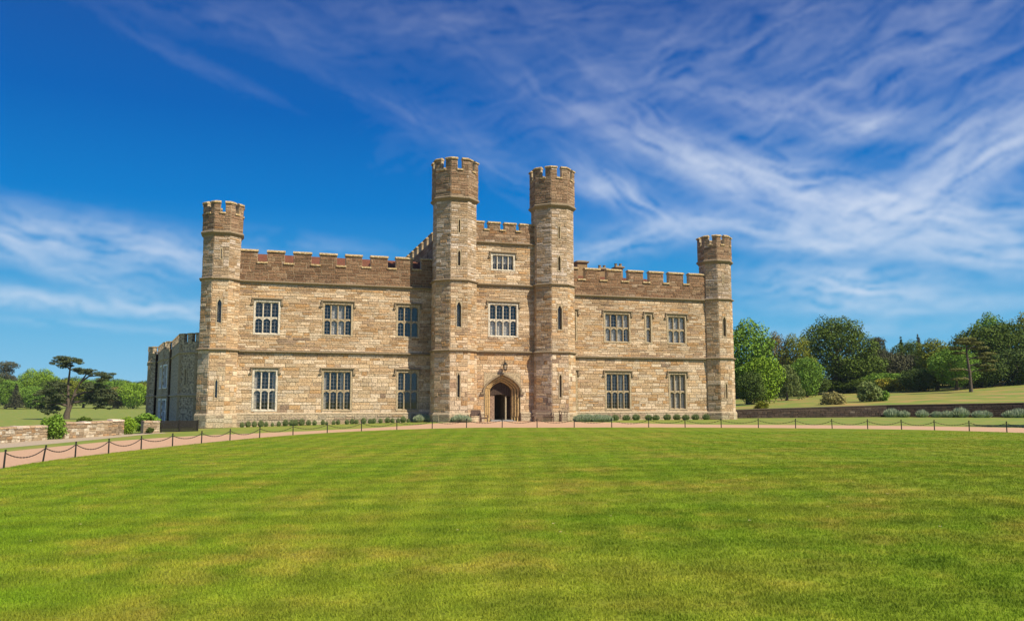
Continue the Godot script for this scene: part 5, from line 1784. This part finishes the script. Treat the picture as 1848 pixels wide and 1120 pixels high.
	plant("shrub", "shrub", -33.3, 16.2, Vector3(0.7, 0.5, 0.7), 3.2, yellow, "yellow flowering plant peeping over the low wall", "shrub", "", 0.25)
	plant("shrub", "shrub", -29.6, 8.9, Vector3(0.6, 0.6, 0.6), 4.2, mid, "green tuft showing above the pale wall coping", "shrub", "", 0.3)
	plant("shrub", "shrub", 44.2, -14.5, Vector3(1.6, 1.25, 1.6), 0.3, leaf_mat(0.3, 0.28, 0.11), "round bush speckled with cream flowers above the long wall", "shrub", "", -0.45)
	plant("shrub", "shrub", 51.5, -17.0, Vector3(1.75, 1.75, 1.75), 1.3, leaf_mat(0.19, 0.25, 0.08), "pale feathery shrub above the long wall", "shrub", "", -0.25)
	plant("shrub", "shrub", 53.2, -17.2, Vector3(1.4, 1.1, 1.4), 1.9, fresh, "low green shrub leaning on the pale feathery one", "shrub", "", -0.25)
	plant("shrub", "shrub", 32.0, -10.5, Vector3(0.9, 0.7, 0.9), 2.3, olive, "little olive shrub on the bank by the corner turret", "shrub", "", -0.3)
	for k in 6:
		plant("shrub", "shrub", 95.0 + k * 1.05 + rr(-0.3, 0.3), -64.0 + k * 0.9, Vector3(1.9, rr(1.3, 2.0), 1.9), rr(0, 6), yellow if k % 3 != 1 else olive, "yellow-leaved shrub at the foot of the dark yews", "shrub", "yellow shrubs at the wood's edge")
	# ---- lavender
	var nv := 0
	var row := []
	for k in 30:
		row.append([-20.5 + k * 0.452 + rr(-0.14, 0.14), 0.72 + rr(-0.12, 0.12), rr(0.62, 1.15)])
	for q in row:
		plant("lavender_bush", "lavender%d" % (nv % 3), q[0], q[1], Vector3(q[2] * 0.62, q[2] * rr(0.8, 1.0), q[2] * 0.62), rr(0, 6), sage, "clipped grey-green lavender bush in the row under the longer wing", "lavender", "lavender row under the longer wing")
		nv += 1
	for k in 14:
		var a := -7.3 + k * 0.24
		plant("lavender_bush", "lavender%d" % (nv % 3), a + rr(-0.1, 0.1), 1.0 + maxf(0, k - 4) * 0.34 + rr(-0.2, 0.3), Vector3(1.3, rr(1.0, 1.25), 1.3), rr(0, 6), grey, "bushy lavender merging into a hedge round the gate tower's foot", "lavender", "lavender clump at the gate tower beside the longer wing")
		nv += 1
	for k in 12:
		plant("lavender_bush", "lavender%d" % (nv % 3), 5.0 + k * 0.2 + rr(-0.1, 0.1), 4.6 + rr(-0.2, 0.3) + k * 0.05, Vector3(1.25, rr(1.0, 1.2), 1.25), rr(0, 6), grey, "bushy lavender merging into a hedge past the litter bin", "lavender", "lavender clump beside the litter bin")
		nv += 1
	for k in 12:
		plant("lavender_bush", "lavender%d" % (nv % 3), 8.0 + k * 0.96 + rr(-0.15, 0.15), 0.85 + rr(-0.12, 0.12), Vector3(1.05, 0.98 * rr(0.85, 1.1), 1.0), rr(0, 6), sage, "rounded lavender bush standing apart under the shorter wing", "lavender", "lavender row under the shorter wing")
		nv += 1
	for k in 15:
		var x := 42.4 + k * 1.12 + rr(-0.35, 0.35)
		var s := rr(1.5, 2.7)
		plant("lavender_bush", "lavender%d" % (nv % 3), x, wall_z(x) + 1.1 + rr(-0.2, 0.4), Vector3(s * 1.15, s * 0.8, s), rr(0, 6), grey, "silvery mounded plant growing against the long dark wall", "shrub", "silvery plants along the dark wall")
		nv += 1

func cedar_left() -> void:
	var b := Vector3(-51.7, 0, -101.3)
	b.y = ground_y(b.x, b.z) - 0.05
	var t := thing("cedar_tree", b, "old spreading cedar with forked trunk and flat dark layers in the park", "tree", "trees across the park field")
	var g := Geo.new()
	var S := [[[Vector3(0, -0.4, 0), Vector3(0.2, 1.2, 0.1), Vector3(0.5, 2.2, 0.1)], [0.72, 0.5, 0.42]],
		[[Vector3(0.4, 1.8, 0.1), Vector3(0.2, 3.9, 0.1), Vector3(0.1, 6.7, 0), Vector3(0.3, 9.7, 0.1), Vector3(0.2, 10.7, 0.1)], [0.32, 0.24, 0.19, 0.13, 0.05]],
		[[Vector3(0.5, 1.8, 0.1), Vector3(1.0, 3.5, 0.3), Vector3(1.4, 5.2, 0.4), Vector3(2.2, 6.7, 0.7), Vector3(3.1, 8.1, 1.0), Vector3(4.3, 8.5, 1.3)], [0.34, 0.27, 0.22, 0.18, 0.13, 0.05]],
		[[Vector3(0.2, 3.4, 0.1), Vector3(-0.9, 4.6, -0.3), Vector3(-2.2, 5.8, -0.7)], [0.3, 0.2, 0.06]],
		[[Vector3(0.3, 2.4, 0.1), Vector3(-1.4, 2.9, -0.3), Vector3(-3.4, 2.6, -1.0)], [0.26, 0.18, 0.06]],
		[[Vector3(1.2, 4.2, 0.4), Vector3(3.0, 4.9, 0.9), Vector3(5.6, 5.2, 1.8)], [0.28, 0.2, 0.06]],
		[[Vector3(0.9, 3.0, 0.3), Vector3(3.0, 3.3, 0.9), Vector3(5.4, 3.4, 1.6)], [0.24, 0.16, 0.06]],
		[[Vector3(2.2, 6.7, 0.7), Vector3(3.6, 7.8, 1.1), Vector3(5.4, 7.9, 1.7)], [0.2, 0.14, 0.05]],
		[[Vector3(0.25, 9.0, 0.1), Vector3(-0.8, 10.1, -0.2), Vector3(-1.5, 10.4, -0.4)], [0.16, 0.1, 0.04]]]
	for s in S: g.tube(s[0], s[1], 8)
	obj("trunk", g, M.bark, t)
	var pads := []
	for p in [[-0.6, 11.0, -0.1, 1.9, 0.42], [1.5, 10.5, 0.5, 1.6, 0.4], [-1.6, 10.6, -0.4, 1.2, 0.35], [-0.4, 10.0, 0.2, 1.0, 0.35], [3.4, 8.7, 1.1, 2.0, 0.42], [5.6, 8.2, 1.8, 1.9, 0.42], [2.4, 8.8, 0.7, 1.4, 0.36], [6.4, 7.5, 2.0, 1.3, 0.35],
		[-2.0, 6.3, -0.7, 2.0, 0.7], [-3.2, 5.0, -1.0, 2.0, 0.7], [-1.2, 5.4, -0.3, 1.5, 0.6], [-3.8, 3.4, -1.2, 1.7, 0.7], [-4.2, 2.2, -1.2, 1.5, 0.55], [-1.8, 3.6, -0.4, 1.6, 0.6], [-2.4, 2.2, -0.8, 1.6, 0.5], [-1.0, 4.2, 0.9, 1.3, 0.5], [-2.8, 1.5, 0.2, 1.2, 0.4],
		[3.8, 6.1, 1.3, 1.8, 0.7], [5.6, 5.7, 1.8, 2.0, 0.7], [7.2, 5.0, 2.2, 1.7, 0.65], [4.8, 4.6, 1.6, 1.7, 0.6], [6.6, 3.9, 2.0, 1.9, 0.6], [5.2, 3.2, 1.7, 1.6, 0.5], [7.8, 4.2, 2.4, 1.2, 0.45], [6.0, 2.5, 1.8, 1.3, 0.4], [3.4, 4.0, 0.6, 1.1, 0.4]]:
		pads.append([Vector3(p[0], p[1], p[2]), Vector3(p[3] * 0.5, p[4] * 1.1, p[3] * 0.48)])
		for k in 11:
			var a := rr(0, TAU)
			var q := rr(0.4, 1.2)
			pads.append([Vector3(p[0] + cos(a) * p[3] * q, p[1] + rr(-0.5, 0.4) - 0.3 * (q - 0.6), p[2] + sin(a) * p[3] * q), Vector3(0.5, 0.2, 0.5) * rr(0.6, 1.35)])
	var c := obj("crown", foliage(pads, 30000, 0.24, 0.5), leaf_mat(0.08, 0.105, 0.045, 0.3), t)
	c.name = "crown"

func cedar_right() -> void:
	var b := Vector3(83.6, 0, -32.7)
	b.y = hill_y(b.x, b.z) - 0.05
	var t := thing("cedar_tree", b, "flat-topped cedar with tall bare trunk alone on the rising bank", "tree", "trees of the hillside wood")
	var g := Geo.new()
	g.tube([Vector3(0, -0.4, 0), Vector3(0.05, 0.6, 0), Vector3(0, 2.8, 0), Vector3(-0.35, 5.6, 0), Vector3(-0.3, 7.6, 0)], [0.34, 0.25, 0.21, 0.15, 0.06], 9)
	for q in [[3.0, 2.4, 0.3], [4.0, 2.8, 0.4], [5.0, 2.4, 0.6], [3.2, -2.0, 0.1], [5.6, -1.6, 0.5], [6.5, 1.4, 0.5], [1.9, -1.8, 0.0]]:
		g.tube([Vector3(-0.1, q[0], 0), Vector3(q[1] * 0.5, q[0] + 0.35, q[1] * 0.1), Vector3(q[1], q[0] + q[2], q[1] * 0.25)], [0.11, 0.08, 0.03], 6)
	obj("trunk", g, M.bark, t)
	var pads := []
	for p in [[-0.4, 8.0, 0, 1.3, 0.3], [-1.2, 7.5, 0, 1.2, 0.28], [0.8, 7.4, 0.2, 1.3, 0.28], [1.8, 6.7, 0.4, 1.2, 0.25], [2.6, 5.8, 0.6, 1.3, 0.25], [2.0, 5.2, 0.5, 1.2, 0.25], [3.0, 4.7, 0.7, 1.1, 0.22], [2.2, 4.0, 0.5, 1.3, 0.24], [2.7, 3.4, 0.6, 1.1, 0.22], [-1.9, 6.6, -0.4, 1.1, 0.25], [-1.6, 5.9, -0.3, 0.9, 0.2], [-2.0, 3.4, -0.5, 1.0, 0.2], [-1.8, 2.0, -0.4, 1.1, 0.2]]:
		pads.append([Vector3(p[0], p[1], p[2]), Vector3(p[3], p[4], p[3])])
	obj("crown", foliage(pads, 7500, 0.22, 0.5), leaf_mat(0.13, 0.14, 0.035, 0.3), t)

# ---------------------------------------------------------------- build
func _ready() -> void:
	R.seed = 20240519
	blot.seed = 3; blot.frequency = 0.35; blot.fractal_octaves = 2
	# camera
	var cam := Camera3D.new()
	cam.name = "camera"
	cam.position = Vector3(-19.79, 1.62, 65.9)
	cam.rotation = Vector3(deg_to_rad(6.28), -deg_to_rad(17.4), 0.0)
	cam.keep_aspect = Camera3D.KEEP_HEIGHT
	cam.fov = 2.0 * rad_to_deg(atan(560.0 / 1491.0))
	cam.near = 0.05
	cam.far = 4000.0
	add_child(cam)
	cam.current = true
	# sky, sun, exposure
	var env := Environment.new()
	env.background_mode = Environment.BG_SKY
	var sky := Sky.new()
	sky.sky_material = make_sky(Vector3(sin(deg_to_rad(17.4)), 0, -cos(deg_to_rad(17.4))))
	env.sky = sky
	env.background_energy_multiplier = 0.74
	env.tonemap_mode = Environment.TONE_MAPPER_LINEAR
	env.tonemap_exposure = 1.45
	env.sdfgi_enabled = true
	env.ssao_enabled = true
	env.ssil_enabled = true
	env.fog_enabled = true
	env.fog_density = 0.0001
	env.fog_light_color = Color(0.75, 0.85, 0.95)
	var we := WorldEnvironment.new()
	we.environment = env
	we.name = "world_environment"
	add_child(we)
	var sun := DirectionalLight3D.new()
	sun.name = "sun"
	var az := deg_to_rad(38.0)
	var elv := deg_to_rad(48.0)
	add_child(sun)
	sun.look_at_from_position(Vector3(sin(az) * cos(elv), sin(elv), cos(az) * cos(elv)) * 50.0, Vector3.ZERO)
	sun.light_energy = 1.6
	sun.light_color = Color(1.0, 0.94, 0.82)
	sun.light_angular_distance = 0.5
	sun.shadow_enabled = true

	make_materials()
	M.plinth_m = mat(lin(0.45, 0.37, 0.265), 0.95, M.stone.albedo_texture, 0.4, M.stone.heightmap_texture, 2.0)
	M.door_stone = mat(lin(0.56, 0.39, 0.19), 0.9, M.stone.albedo_texture, 0.5)
	M.ridge = mat(lin(0.06, 0.085, 0.05), 0.95, M.stone.albedo_texture, 0.02)
	M.dark_cop = mat(lin(0.08, 0.058, 0.045), 0.95, M.stone.albedo_texture, 0.5)
	make_ground()
	make_castle()
	make_bay()
	make_walls()
	make_protos()
	make_plants()
	make_posts()
	make_furniture()
	make_grass()
	make_daisies()
